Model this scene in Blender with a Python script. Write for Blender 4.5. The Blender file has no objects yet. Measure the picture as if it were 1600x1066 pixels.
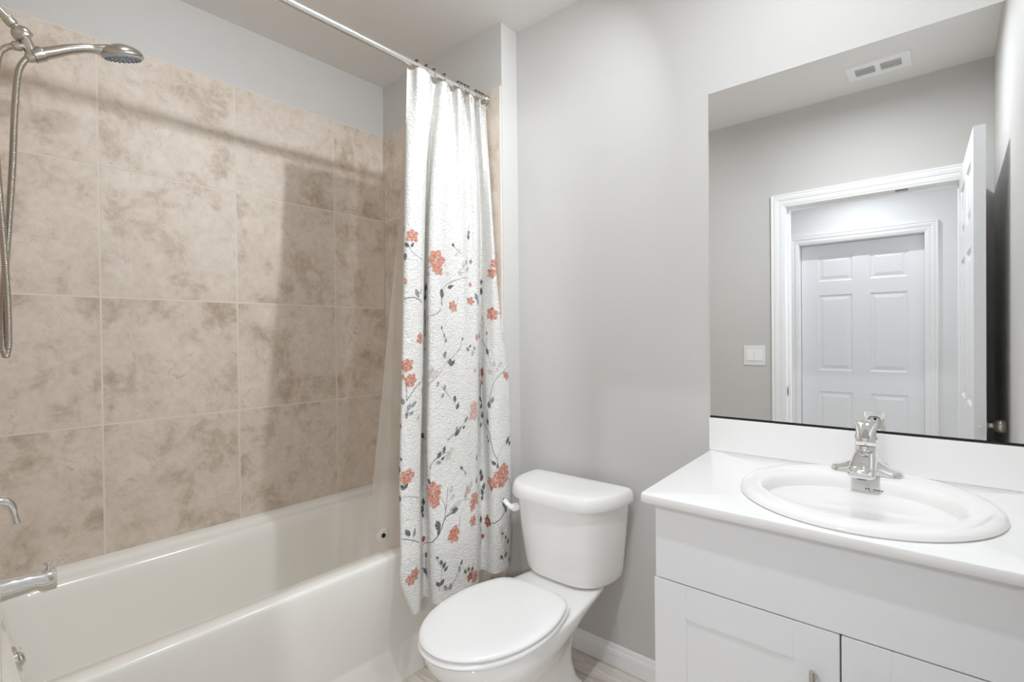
import bpy, bmesh, math, random
import numpy as np
from mathutils import Vector, Matrix

PI = math.pi
H = 1.278            # eye height; most heights below are measured from eye level
C = bpy.context.scene.collection
random.seed(4)

# ------------------------------------------------------------------ camera
cam_data = bpy.data.cameras.new('camera')
cam_data.sensor_width = 36.0
cam_data.lens = 792.0 / 1600.0 * 36.0
cam_data.clip_start = 0.01
cam = bpy.data.objects.new('camera', cam_data)
C.objects.link(cam)
yaw, roll, pitch = math.radians(40.7), math.radians(0.61), -math.atan(7.0 / 792.0)
fw = Vector((-math.sin(yaw), math.cos(yaw), 0)); rt = Vector((math.cos(yaw), math.sin(yaw), 0)); up = Vector((0, 0, 1))
f2 = fw * math.cos(pitch) + up * math.sin(pitch)
u2 = up * math.cos(pitch) - fw * math.sin(pitch)
r3 = rt * math.cos(roll) - u2 * math.sin(roll)
u3 = u2 * math.cos(roll) + rt * math.sin(roll)
M4 = Matrix.Identity(4)
for i in range(3):
    M4[i][0], M4[i][1], M4[i][2] = r3[i], u3[i], -f2[i]
M4[2][3] = H
cam.matrix_world = M4
bpy.context.scene.camera = cam

# ------------------------------------------------------------------ world, exposure, lights
w = bpy.data.worlds.new('world'); bpy.context.scene.world = w
w.use_nodes = True
w.node_tree.nodes['Background'].inputs[0].default_value = (0.9, 0.95, 1, 1)
w.node_tree.nodes['Background'].inputs[1].default_value = 0.3
vs = bpy.context.scene.view_settings
vs.view_transform = 'Standard'; vs.look = 'None'; vs.gamma = 1.0; vs.use_curve_mapping = False
vs.exposure = 0.04
bpy.context.scene.cycles.max_bounces = 16; bpy.context.scene.cycles.diffuse_bounces = 10
CEIL = 1.345 + H

def lamp(name, x, y, z, size, power, col=(1, 1, 1), aim=(0, 0, -1), spread=PI):
    d = bpy.data.lights.new(name, 'AREA'); d.shape = 'DISK'; d.size = size; d.energy = power; d.color = col; d.spread = spread
    o = bpy.data.objects.new(name, d); C.objects.link(o); o.location = (x, y, z)
    o.rotation_euler = Vector(aim).to_track_quat('-Z', 'Y').to_euler()
    return o
# small adjustable spots on the ceiling: (name, position, aim, watts, colour, beam) and one added fill lamp on the hall wall
COOL, HALLC = (0.945, 1.0, 1.055), (0.96, 1.0, 1.05)
def V3(*a): return Vector(a)
SPOTS = [
    ('vanity', V3(-0.42, 1.36, CEIL - 0.036), V3(-0.86, -0.22, -0.46).normalized(), 5.1, COOL, 112, 'small ceiling spot near the mirror wall, turned towards the tub'),
    ('basin', V3(-0.27, 1.32, CEIL - 0.04), V3(0.0, 0.15, -0.70).normalized(), 1.7, COOL, 180, 'added fill spot over the vanity, pointing down at the sink'),  # added fill, brightens the top of the mirror wall
    ('doorway', V3(-0.36, 0.77, CEIL - 0.04), V3(-0.02, 0.02, -1.0).normalized(), 11.6, COOL, 180, 'small ceiling spot just inside the doorway, pointing at the floor'),
    ('tub', V3(-1.62, 0.36, CEIL - 0.04), V3(-0.50, 0.50, -0.70).normalized(), 1.1, COOL, 180, 'added fill spot over the tap end of the tub'),  # added out of view to brighten the tile and tub
    ('hall', V3(-0.55, -1.10, CEIL - 0.04), V3(0.02, 0.45, -0.90).normalized(), 10.5, HALLC, 180, 'small ceiling spot in the hall'),
]
for nm, pos, aim, watts, col, beam, _ in SPOTS:
    lamp(nm + '_spot_lamp', *(pos + aim * 0.024), 0.05, watts, col, aim, math.radians(beam))
LIGHT_W, AIM_W = Vector((0.90, -1.38, 1.85)), Vector((-0.84, 0.95, -0.22)).normalized()
lamp('hall_fill_lamp', *(LIGHT_W + AIM_W * 0.024), 0.14, 10.0, HALLC, AIM_W, math.radians(120))  # added fill through the doorway for the lower curtain and toilet

# ------------------------------------------------------------------ materials
def srgb(r, g, b):
    f = lambda c: (c / 255 / 12.92) if c / 255 <= 0.04045 else ((c / 255 + 0.055) / 1.055) ** 2.4
    return (f(r), f(g), f(b), 1)

class Mat:
    def __init__(s, name):
        s.m = bpy.data.materials.new(name); s.m.use_nodes = True
        s.nt = s.m.node_tree; s.b = s.nt.nodes['Principled BSDF']
    def n(s, typ, **kw):
        x = s.nt.nodes.new(typ)
        for k, v in kw.items(): setattr(x, k, v)
        return x
    def l(s, a, b): s.nt.links.new(a, b)
    def set(s, **kw):
        for k, v in kw.items(): s.b.inputs[k.replace('_', ' ')].default_value = v
    def coords(s, out='Object', scale=(1, 1, 1)):
        t = s.n('ShaderNodeTexCoord'); mp = s.n('ShaderNodeMapping'); mp.inputs['Scale'].default_value = scale
        s.l(t.outputs[out], mp.inputs[0]); return mp.outputs[0]
    def noise(s, vec, scale, detail=3, rough=0.5, dist=0.0):
        x = s.n('ShaderNodeTexNoise'); x.inputs['Scale'].default_value = scale; x.inputs['Detail'].default_value = detail
        x.inputs['Roughness'].default_value = rough; x.inputs['Distortion'].default_value = dist
        if vec is not None: s.l(vec, x.inputs['Vector'])
        return x.outputs['Fac']
    def ramp(s, fac, stops):
        r = s.n('ShaderNodeValToRGB'); e = r.color_ramp.elements
        while len(e) < len(stops): e.new(0.5)
        for el, (p, c) in zip(e, stops): el.position = p; el.color = c
        s.l(fac, r.inputs[0]); return r.outputs[0]
    def bump(s, h, strength=0.2, dist=0.002):
        x = s.n('ShaderNodeBump'); x.inputs['Strength'].default_value = strength; x.inputs['Distance'].default_value = dist
        s.l(h, x.inputs['Height']); s.l(x.outputs[0], s.b.inputs['Normal'])

def plain(name, col, rough=0.5, spec=0.5, var=0.03, bump=0.0, scale=60, metal=0.0, coat=0.0):
    """a material whose colour and surface vary a little by noise"""
    M = Mat(name); v = M.coords()
    c2 = tuple(max(0, c * (1 - var)) for c in col[:3]) + (1,)
    f = M.noise(v, 3.0 if not metal else 8.0, 3)
    M.l(M.ramp(f, [(0.3, c2), (0.7, col)]), M.b.inputs['Base Color'])
    M.set(Roughness=rough, Metallic=metal); M.b.inputs['Specular IOR Level'].default_value = spec
    M.b.inputs['Coat Weight'].default_value = coat
    if bump: M.bump(M.noise(v, scale, 3), bump, 0.002)
    return M.m

PAINT = plain('greige_wall_paint', srgb(208, 206, 203), 0.6, 0.3, 0.015, 0.10, 55)
CEILP = plain('ceiling_paint', srgb(236, 235, 233), 0.8, 0.2, 0.015, 0.10, 40)
HALLP = plain('hall_wall_paint', srgb(232, 233, 234), 0.6, 0.3, 0.01, 0.08, 55)
TRIM = plain('white_trim_paint', srgb(244, 244, 244), 0.32, 0.5, 0.01, 0.02, 30)
DOORW = plain('white_door_paint', srgb(240, 241, 243), 0.38, 0.5, 0.01, 0.04, 90)
TUBW = plain('bathtub_acrylic', srgb(243, 241, 235), 0.16, 0.5, 0.01)
PORC = plain('vitreous_china', srgb(247, 246, 244), 0.08, 0.5, 0.008)
SEATP = plain('seat_plastic', srgb(248, 248, 247), 0.22, 0.5, 0.006)
CABW = plain('cabinet_lacquer', srgb(242, 243, 245), 0.33, 0.5, 0.01, 0.015, 40)
QUARTZ = plain('white_quartz', srgb(248, 247, 246), 0.2, 0.5, 0.03)
CHROME = plain('polished_chrome', (0.86, 0.86, 0.86, 1), 0.04, 0.5, 0.02, metal=1.0)
NICKEL = plain('brushed_nickel', (0.60, 0.565, 0.515, 1), 0.24, 0.5, 0.05, metal=1.0)
DARKM = plain('dark_bronze_metal', (0.16, 0.14, 0.125, 1), 0.3, 0.5, 0.1, metal=1.0)
RODM = plain('satin_rod_steel', (0.86, 0.85, 0.82, 1), 0.22, 0.5, 0.03, metal=1.0)
GAPB = plain('dark_gap', srgb(38, 37, 36), 0.7, 0.3, 0.1)
GREYR = plain('blue_grey_nozzle_rubber', srgb(120, 140, 160), 0.45, 0.5, 0.15)
FACEP = plain('shower_face_plastic', srgb(186, 194, 204), 0.3, 0.5, 0.08)
CAULK = plain('white_caulk', srgb(222, 219, 212), 0.5, 0.4, 0.03)
PLATEP = plain('white_switch_plastic', srgb(238, 238, 236), 0.3, 0.5, 0.01)
VENTM = plain('white_vent_enamel', srgb(250, 250, 249), 0.4, 0.5, 0.01)
STAMPI = plain('grey_ink', srgb(120, 120, 124), 0.5, 0.3, 0.1)

def mirror_mat():
    M = Mat('mirror_silver'); v = M.coords()
    M.l(M.ramp(M.noise(v, 2.0, 1), [(0.0, (0.925, 0.935, 0.93, 1)), (1.0, (0.935, 0.94, 0.94, 1))]), M.b.inputs['Base Color'])
    M.set(Metallic=1.0, Roughness=0.0)
    return M.m
MIRROR = mirror_mat()

def tile_mat():
    M = Mat('beige_marbled_tile'); 
    geo = M.n('ShaderNodeNewGeometry')
    tc = M.n('ShaderNodeTexCoord')
    off = M.n('ShaderNodeVectorMath', operation='SCALE'); off.inputs[0].default_value = (37.0, 61.0, 23.0)
    M.l(geo.outputs['Random Per Island'], off.inputs['Scale'])
    add = M.n('ShaderNodeVectorMath', operation='ADD'); M.l(tc.outputs['Object'], add.inputs[0]); M.l(off.outputs[0], add.inputs[1])
    v = add.outputs[0]
    c1 = M.noise(v, 5.0, 9, 0.70, 0.25); c2 = M.noise(v, 15, 8, 0.72, 0.6)
    cm = M.n('ShaderNodeMix'); cm.inputs[0].default_value = 0.34; M.l(c1, cm.inputs[2]); M.l(c2, cm.inputs[3]); cloud = cm.outputs[0]
    base = M.ramp(cloud, [(0.36, srgb(180, 162, 143)), (0.43, srgb(200, 185, 169)), (0.485, srgb(216, 203, 189)), (0.62, srgb(225, 214, 202))])
    fine = M.noise(v, 38, 4, 0.7, 0.3)
    fr = M.ramp(fine, [(0.36, (0.90, 0.885, 0.87, 1)), (0.58, (1, 1, 1, 1))])
    mx = M.n('ShaderNodeMix', data_type='RGBA', blend_type='MULTIPLY'); mx.inputs[0].default_value = 0.75
    M.l(base, mx.inputs[6]); M.l(fr, mx.inputs[7])
    # thin wandering veins
    wn = M.noise(v, 2.3, 5, 0.65, 1.6)
    sub = M.n('ShaderNodeMath', operation='SUBTRACT'); sub.inputs[1].default_value = 0.5; M.l(wn, sub.inputs[0])
    ab = M.n('ShaderNodeMath', operation='ABSOLUTE'); M.l(sub.outputs[0], ab.inputs[0])
    vein = M.ramp(ab.outputs[0], [(0.0, (1, 1, 1, 1)), (0.008, (0, 0, 0, 1))])
    gate = M.ramp(M.noise(v, 5.0, 3, 0.5), [(0.54, (0, 0, 0, 1)), (0.66, (1, 1, 1, 1))])
    g = M.n('ShaderNodeMix', data_type='RGBA', blend_type='MULTIPLY'); g.inputs[0].default_value = 1.0
    M.l(vein, g.inputs[6]); M.l(gate, g.inputs[7])
    sc = M.n('ShaderNodeMath', operation='MULTIPLY'); sc.inputs[1].default_value = 0.38; M.l(g.outputs[2], sc.inputs[0])
    mv = M.n('ShaderNodeMix', data_type='RGBA'); M.l(sc.outputs[0], mv.inputs[0]); M.l(mx.outputs[2], mv.inputs[6]); mv.inputs[7].default_value = srgb(128, 108, 90)
    M.l(mv.outputs[2], M.b.inputs['Base Color'])
    M.set(Roughness=0.42); M.b.inputs['Specular IOR Level'].default_value = 0.35
    M.bump(M.noise(v, 26, 5, 0.6), 0.10, 0.003)
    return M.m
TILE = tile_mat()
GROUT = plain('pale_grout', srgb(226, 217, 206), 0.85, 0.2, 0.05, 0.1, 200)

def floor_mat():
    M = Mat('greige_wood_look_plank'); geo = M.n('ShaderNodeNewGeometry'); tc = M.n('ShaderNodeTexCoord')
    off = M.n('ShaderNodeVectorMath', operation='SCALE'); off.inputs[0].default_value = (17.0, 31.0, 5.0); M.l(geo.outputs['Random Per Island'], off.inputs['Scale'])
    add = M.n('ShaderNodeVectorMath', operation='ADD'); M.l(tc.outputs['Object'], add.inputs[0]); M.l(off.outputs[0], add.inputs[1])
    mp = M.n('ShaderNodeMapping'); mp.inputs['Scale'].default_value = (3.5, 42, 1); M.l(add.outputs[0], mp.inputs[0])
    grain = M.noise(mp.outputs[0], 1.0, 6, 0.65, 0.6)
    M.l(M.ramp(grain, [(0.30, srgb(188, 176, 164)), (0.48, srgb(216, 207, 197)), (0.62, srgb(231, 224, 216)), (0.8, srgb(237, 231, 225))]), M.b.inputs['Base Color'])
    M.set(Roughness=0.45); M.bump(grain, 0.12, 0.002)
    return M.m
WOODT = floor_mat()

def cloth(name, stops, scale, transl=0.08):
    M = Mat(name); v = M.coords()
    M.l(M.ramp(M.noise(v, scale, 4, 0.6), stops), M.b.inputs['Base Color'])
    M.set(Roughness=0.9); M.b.inputs['Specular IOR Level'].default_value = 0.1; M.b.inputs['Sheen Weight'].default_value = 0.15
    # puckered seersucker weave: sideways ripples with broken ends
    pv = M.coords(scale=(1, 1.0, 1.35))
    n1 = M.noise(pv, 105, 3, 0.55, 1.2)
    vo = M.n('ShaderNodeTexVoronoi', feature='SMOOTH_F1'); vo.inputs['Scale'].default_value = 135; M.l(pv, vo.inputs['Vector'])
    ad = M.n('ShaderNodeMath', operation='MULTIPLY_ADD'); M.l(vo.outputs['Distance'], ad.inputs[0]); ad.inputs[1].default_value = 0.7; M.l(n1, ad.inputs[2])
    M.bump(ad.outputs[0], 1.0, 0.0055)
    tr = M.n('ShaderNodeBsdfTranslucent'); tr.inputs['Color'].default_value = stops[-1][1]
    mx = M.n('ShaderNodeMixShader'); mx.inputs[0].default_value = transl
    out = M.nt.nodes['Material Output']
    M.l(M.b.outputs[0], mx.inputs[1]); M.l(tr.outputs[0], mx.inputs[2]); M.l(mx.outputs[0], out.inputs['Surface'])
    return M.m
CLOTH = cloth('white_puckered_cotton', [(0.3, srgb(236, 234, 230)), (0.7, srgb(243, 242, 239))], 8)
INK = {
    'c': cloth('coral_print', [(0.36, srgb(190, 114, 92)), (0.5, srgb(217, 152, 132)), (0.64, srgb(236, 196, 182))], 150),
    'k': cloth('pale_pink_print', [(0.36, srgb(216, 164, 154)), (0.64, srgb(234, 206, 200))], 150),
    'r': cloth('rust_print', [(0.36, srgb(146, 74, 58)), (0.64, srgb(192, 112, 94))], 150),
    'd': cloth('charcoal_print', [(0.36, srgb(78, 78, 80)), (0.64, srgb(142, 142, 144))], 170),
    'm': cloth('mid_grey_print', [(0.36, srgb(124, 124, 127)), (0.64, srgb(188, 188, 190))], 170),
    'p': cloth('pale_beige_print', [(0.36, srgb(204, 198, 188)), (0.64, srgb(226, 221, 213))], 120),
    'b': cloth('brown_print', [(0.36, srgb(92, 76, 70)), (0.64, srgb(136, 112, 104))], 170),
    'b2': cloth('taupe_print', [(0.36, srgb(186, 166, 154)), (0.64, srgb(214, 198, 188))], 170),
    'g': cloth('sage_print', [(0.36, srgb(140, 150, 142)), (0.64, srgb(182, 188, 182))], 170),
    't': cloth('blue_grey_print', [(0.36, srgb(104, 124, 128)), (0.64, srgb(152, 168, 170))], 170),
}
INK_ORDER = list(INK)

def liner_mat():
    M = Mat('frosted_liner_plastic'); v = M.coords()
    M.l(M.ramp(M.noise(v, 6, 2), [(0.3, srgb(226, 220, 212)), (0.7, srgb(234, 229, 222))]), M.b.inputs['Base Color'])
    M.set(Roughness=0.35); M.bump(M.noise(M.coords(scale=(1, 1, 0.25)), 16, 2), 0.25, 0.004)
    tr = M.n('ShaderNodeBsdfTranslucent'); tr.inputs['Color'].default_value = srgb(232, 227, 220)
    tp = M.n('ShaderNodeBsdfTransparent'); tp.inputs['Color'].default_value = srgb(247, 245, 242)
    m1 = M.n('ShaderNodeMixShader'); m1.inputs[0].default_value = 0.45
    m2 = M.n('ShaderNodeMixShader'); m2.inputs[0].default_value = 0.42
    out = M.nt.nodes['Material Output']
    M.l(M.b.outputs[0], m1.inputs[1]); M.l(tr.outputs[0], m1.inputs[2]); M.l(m1.outputs[0], m2.inputs[1]); M.l(tp.outputs[0], m2.inputs[2]); M.l(m2.outputs[0], out.inputs['Surface'])
    return M.m
LINER = liner_mat()
def clear_mat():
    M = Mat('clear_suction_vinyl'); v = M.coords()
    M.l(M.ramp(M.noise(v, 20, 2), [(0.3, srgb(235, 233, 228)), (0.7, srgb(243, 241, 237))]), M.b.inputs['Base Color'])
    M.set(Roughness=0.15); M.b.inputs['Alpha'].default_value = 0.45
    return M.m
CLEAR = clear_mat()

def emit_mat(name, col, s):
    M = Mat(name); v = M.coords()
    M.l(M.ramp(M.noise(v, 10, 1), [(0, col), (1, col)]), M.b.inputs['Emission Color']); M.b.inputs['Emission Strength'].default_value = s
    M.set(Base_Color=col); return M.m
LENS = emit_mat('downlight_lens', (1, 1, 1, 1), 3.0)

# ------------------------------------------------------------------ object helpers
def tag(o, label=None, cat=None, group=None, kind=None):
    if label: o['label'] = label
    if cat: o['category'] = cat
    if group: o['group'] = group
    if kind: o['kind'] = kind
    return o

def thing(name, label, cat, loc=(0, 0, 0), group=None):
    o = bpy.data.objects.new(name, None); C.objects.link(o); o.location = loc; o.empty_display_size = 0.05
    return tag(o, label, cat, group)

def obj(name, bm, mats, parent=None, smooth=None, bevel=0.0, seg=2, recalc=True):
    """link a bmesh (in world coordinates) as one object; its origin goes to its own centre; a parent's translation is taken off"""
    if recalc: bmesh.ops.recalc_face_normals(bm, faces=bm.faces)
    if bevel:
        es = [e for e in bm.edges if e.is_manifold and e.calc_face_angle(0) > 0.6]
        bmesh.ops.bevel(bm, geom=es, offset=bevel, segments=seg, profile=0.5, affect='EDGES', clamp_overlap=True)
    me = bpy.data.meshes.new(name)
    bm.to_mesh(me); bm.free()
    for m in (mats if isinstance(mats, (list, tuple)) else [mats]): me.materials.append(m)
    if smooth is not None:
        for p in me.polygons: p.use_smooth = True
        me.set_sharp_from_angle(angle=math.radians(smooth))
    o = bpy.data.objects.new(name, me); C.objects.link(o)
    if parent is not None:
        o.parent = parent
        base = Vector((0, 0, 0)); p = parent
        while p is not None: base += p.location; p = p.parent
        for v in me.vertices: v.co -= base
    elif len(me.vertices):
        cs = [v.co for v in me.vertices]
        base = Vector(((min(c.x for c in cs) + max(c.x for c in cs)) / 2, (min(c.y for c in cs) + max(c.y for c in cs)) / 2, min(c.z for c in cs)))
        for v in me.vertices: v.co -= base
        o.location = base
    return o

def box(bm, x0, x1, y0, y1, z0, z1, mat=0):
    vs_ = [bm.verts.new((x, y, z)) for x in (x0, x1) for y in (y0, y1) for z in (z0, z1)]
    for q in ((0, 1, 3, 2), (4, 6, 7, 5), (0, 4, 5, 1), (2, 3, 7, 6), (0, 2, 6, 4), (1, 5, 7, 3)):
        f = bm.faces.new([vs_[i] for i in q]); f.material_index = mat
    return vs_
def boxbm(*a):
    bm = bmesh.new(); box(bm, *a); return bm

def loft(bm, rings, cap0=True, cap1=True, closed=True, mat=0):
    R = [[bm.verts.new(p) for p in r] for r in rings]
    n = len(R[0])
    for a, b in zip(R[:-1], R[1:]):
        for i in range(n if closed else n - 1):
            j = (i + 1) % n
            f = bm.faces.new((a[i], a[j], b[j], b[i])); f.material_index = mat
    if cap0: bm.faces.new(list(reversed(R[0]))).material_index = mat
    if cap1: bm.faces.new(R[-1]).material_index = mat
    return R

def frame_of(d):
    d = Vector(d).normalized()
    a = Vector((0, 0, 1)) if abs(d.z) < 0.9 else Vector((1, 0, 0))
    u = d.cross(a).normalized(); return u, d.cross(u).normalized()

def smooth_path(P, k=6):
    P = [Vector(p) for p in P]; out = []
    for i in range(len(P) - 1):
        p0, p1, p2, p3 = P[max(i - 1, 0)], P[i], P[i + 1], P[min(i + 2, len(P) - 1)]
        for j in range(k):
            t = j / k
            out.append(0.5 * ((2 * p1) + (p2 - p0) * t + (2 * p0 - 5 * p1 + 4 * p2 - p3) * t * t + (3 * p1 - p0 - 3 * p2 + p3) * t ** 3))
    out.append(P[-1]); return out

def tube(bm, P, r, n=14, caps=True, flat=1.0, mat=0):
    """r: radius, list of radii or function of t; parallel-transport frame"""
    P = [Vector(p) for p in P]; N = len(P)
    rad = (lambda i: r(i / (N - 1))) if callable(r) else ((lambda i: r[i]) if isinstance(r, (list, tuple)) else (lambda i: r))
    T = [(P[min(i + 1, N - 1)] - P[max(i - 1, 0)]).normalized() for i in range(N)]
    u, v = frame_of(T[0]); rings = []
    for i in range(N):
        u = (u - T[i] * u.dot(T[i])).normalized(); v = T[i].cross(u)
        rings.append([P[i] + (u * math.cos(2 * PI * k / n) + v * math.sin(2 * PI * k / n) * flat) * rad(i) for k in range(n)])
    return loft(bm, rings, caps, caps, mat=mat)

def lathe(bm, o, axis, prof, n=28, mat=0, cap=True):
    """prof: (distance along axis, radius)"""
    o = Vector(o); d = Vector(axis).normalized(); u, v = frame_of(d)
    rings = [[o + d * h + (u * math.cos(2 * PI * k / n) + v * math.sin(2 * PI * k / n)) * max(r, 1e-5) for k in range(n)] for h, r in prof]
    return loft(bm, rings, cap, cap, mat=mat)

def rrect(x0, x1, y0, y1, r, z, n=8):
    out = []
    for cx, cy, a0 in ((x1 - r, y1 - r, 0), (x0 + r, y1 - r, PI / 2), (x0 + r, y0 + r, PI), (x1 - r, y0 + r, 1.5 * PI)):
        for k in range(n + 1):
            a = a0 + PI / 2 * k / n; out.append((cx + r * math.cos(a), cy + r * math.sin(a), z))
    return out

# ------------------------------------------------------------------ the room
XL, XS, XR = -2.2945, -1.448, 0.173       # tiled wall, front of the tub alcove, right wall
YB, YE, YF, YT = 1.734, 1.6248, 0.032, 0.095   # mirror wall, alcove end, doorway wall, alcove tap end
DX0, DX1, DZ = -0.744, 0.05, 0.766 + H    # doorway
YH = -1.48                                # hall wall

def struct(name, bm, mats, parent=None, **k):
    o = obj(name, bm, mats, parent, **k)
    if parent is None: o['kind'] = 'structure'
    return o

bm = bmesh.new()                                     # plank floor: boards run along the mirror wall
box(bm, XS - 0.3, XR, YF - 0.14, YB, -0.06, -0.004, 1)
pw, pl = 0.152, 0.915
r = 0
y = YF - 0.138
while y < YB:
    x = XS - 0.16 - (0.31 * r % pl)
    while x < XR:
        a, b = max(x + 0.0014, XS - 0.16), min(x + pl - 0.0014, XR)
        if b - a > 0.01: box(bm, a, b, y + 0.0014, min(y + pw - 0.0014, YB), -0.004, 0.0)
        x += pl
    y += pw; r += 1
struct('floor', bm, [WOODT, GROUT])
struct('floor_hall', boxbm(-2.6, 1.5, YH, YF - 0.14, -0.06, 0), WOODT)
struct('ceiling', boxbm(XL - 0.1, XR + 0.1, YF - 0.13, YB + 0.1, CEIL, CEIL + 0.06), CEILP)
struct('ceiling_hall', boxbm(-2.6, 1.5, YH - 0.1, YF - 0.13, CEIL, CEIL + 0.06), CEILP)
struct('wall_back', boxbm(XS - 0.02, XR + 0.1, YB, YB + 0.1, 0, CEIL), PAINT)
struct('wall_right', boxbm(XR, XR + 0.1, YF - 0.13, YB, 0, CEIL), PAINT)
WL = struct('wall_left', boxbm(XL - 0.11, XL - 0.008, YT - 0.2, YE + 0.21, 0, CEIL), PAINT)
WE = struct('wall_alcove_end', boxbm(XL - 0.008, XS, YE + 0.008, YB + 0.1, 0, CEIL), PAINT)
WT = struct('wall_alcove_taps', boxbm(XL - 0.008, XS, YF - 0.13, YT - 0.008, 0, CEIL), PAINT)
bm = bmesh.new()                                     # doorway wall with its opening
box(bm, XS, DX0 - 0.02, YF - 0.13, YF, 0, CEIL); box(bm, DX1 + 0.02, XR, YF - 0.13, YF, 0, CEIL); box(bm, DX0 - 0.02, DX1 + 0.02, YF - 0.13, YF, DZ + 0.02, CEIL)
struct('wall_front', bm, PAINT)
HX0, HX1, HZ = -0.972, -0.132, 0.757 + H             # closed door across the hall
bm = bmesh.new()
box(bm, -2.6, HX0 - 0.02, YH - 0.12, YH, 0, CEIL); box(bm, HX1 + 0.02, 1.5, YH - 0.12, YH, 0, CEIL); box(bm, HX0 - 0.02, HX1 + 0.02, YH - 0.12, YH, HZ + 0.02, CEIL)
struct('wall_hall', bm, HALLP)
struct('wall_hall_left', boxbm(-2.7, -2.6, YH, YF - 0.13, 0, CEIL), HALLP)
struct('wall_hall_right', boxbm(1.5, 1.6, YH, YF - 0.13, 0, CEIL), HALLP)
bm = bmesh.new(); box(bm, -2.6, XL - 0.11, YF - 0.13, YF - 0.03, 0, CEIL); struct('wall_hall_near_left', bm, HALLP)
bm = bmesh.new(); box(bm, XR + 0.1, 1.5, YF - 0.13, YF - 0.03, 0, CEIL); struct('wall_hall_near_right', bm, HALLP)

# tile: real tiles with grout joints, one mesh per wall
TZ = [-0.749 + H, -0.301 + H, 0.157 + H, 0.624 + H, 1.077 + H]
def tiles(name, parent, cells, axis, face, sign):
    """cells: (a0, a1, z0, z1); axis 'y' -> wall faces along x, axis 'x' -> faces along y; sign: room side"""
    bm = bmesh.new(); g = 0.0020
    a_lo = min(c[0] for c in cells); a_hi = max(c[1] for c in cells); z_lo = min(c[2] for c in cells); z_hi = max(c[3] for c in cells)
    def slab(a0, a1, z0, z1, t0, t1, mat):
        p, q = sorted((face - sign * t0, face - sign * t1))
        if axis == 'y': vsx = box(bm, p, q, a0, a1, z0, z1, mat)
        else: vsx = box(bm, a0, a1, p, q, z0, z1, mat)
        return vsx
    slab(a_lo, a_hi, z_lo, z_hi, 0.0006, 0.008, 1)
    for a0, a1, z0, z1 in cells:
        slab(a0 + g, a1 - g, z0 + g, z1 - g, 0.0, 0.006, 0)
    es = [e for e in bm.edges if e.link_faces[0].material_index == 0]
    bmesh.ops.bevel(bm, geom=es, offset=0.0012, segments=2, affect='EDGES')
    for f in bm.faces: f.material_index = f.material_index
    return obj(name, bm, [TILE, GROUT], parent)
TUBZ = -0.765 + H
ys = [YT, 0.417, 0.877, 1.333, YE]
zs = [TUBZ - 0.02] + TZ[1:]
tiles('tile_surround', WL, [(a, b, c, d) for a, b in zip(ys[:-1], ys[1:]) for c, d in zip(zs[:-1], zs[1:])], 'y', XL, 1)
xs = [XL + 0.0006, -2.03, -1.57, -1.459]
cells = [(a, b, c, d) for a, b in zip(xs[:2], xs[1:3]) for c, d in zip(zs[:-1], zs[1:])]
zs2 = [0.002, 0.06] + [0.52] + TZ[1:]
cells2 = [(xs[2], xs[3], c, d) for c, d in zip([0.03, 0.5] + TZ[1:-1], [0.5] + TZ[1:])]
tiles('tile_surround', WE, cells + cells2, 'x', YE, -1)
tiles('tile_surround', WT, cells + cells2, 'x', YT, 1)
bm = bmesh.new(); box(bm, -1.459, -1.4505, YE - 0.0005, YE + 0.0085, 0.0, TZ[-1]); struct('tile_edge', bm, GROUT, WE, bevel=0.0025)
bm = bmesh.new(); box(bm, -1.459, -1.4505, YT - 0.0085, YT + 0.0005, 0.0, TZ[-1]); struct('tile_edge', bm, GROUT, WT, bevel=0.0025)

# baseboards and casings
BB = [(0.0, 0.0), (0.013, 0.0), (0.013, 0.052), (0.0115, 0.056), (0.0115, 0.060), (0.008, 0.064), (0.0065, 0.072), (0.005, 0.079), (0.003, 0.083), (0.0, 0.083)]
def baseboard(name, p0, p1, nrm):
    p0, p1, n = Vector(p0), Vector(p1), Vector(nrm)
    bm = bmesh.new()
    loft(bm, [[p + n * t + Vector((0, 0, z)) for t, z in BB] for p in (p0, p1)])
    return struct(name, bm, TRIM)
baseboard('baseboard_back', (XS + 0.001, YB, 0.0005), (-0.526, YB, 0.0005), (0, -1, 0))
baseboard('baseboard_front', (XS + 0.06, YF, 0.0005), (DX0 - 0.084, YF, 0.0005), (0, 1, 0))
baseboard('baseboard_hall_right', (HX1 + 0.085, YH, 0.0005), (1.5, YH, 0.0005), (0, 1, 0))
baseboard('baseboard_hall_left', (-2.6, YH, 0.0005), (HX0 - 0.085, YH, 0.0005), (0, 1, 0))
CAS = [(0.0, 0.004), (0.002, 0.009), (0.012, 0.011), (0.014, 0.0135), (0.030, 0.0150), (0.032, 0.0125), (0.037, 0.0125), (0.041, 0.0165), (0.058, 0.0195), (0.062, 0.0172), (0.066, 0.0172), (0.071, 0.020), (0.078, 0.020), (0.080, 0.0)]
def casing(name, x0, x1, zt, yw, s, z0=0.0, wr=1.0):
    """moulded frame round an opening on the wall plane y=yw, facing s"""
    bm = bmesh.new(); cols = []
    for d, t in [(0.0, 0.0)] + CAS:
        y_ = yw + s * t
        cols.append([(x0 - d, y_, z0), (x0 - d, y_, zt + d), (x1 + d * wr, y_, zt + d), (x1 + d * wr, y_, z0)])
    loft(bm, cols, False, False, closed=False)
    return struct(name, bm, TRIM)
casing('trim_1', DX0, DX1, DZ, YF, 1, wr=0.9)
casing('trim_2', DX0, DX1, DZ, YF - 0.13, -1)
casing('trim_3', HX0, HX1, HZ, YH, 1)
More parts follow.
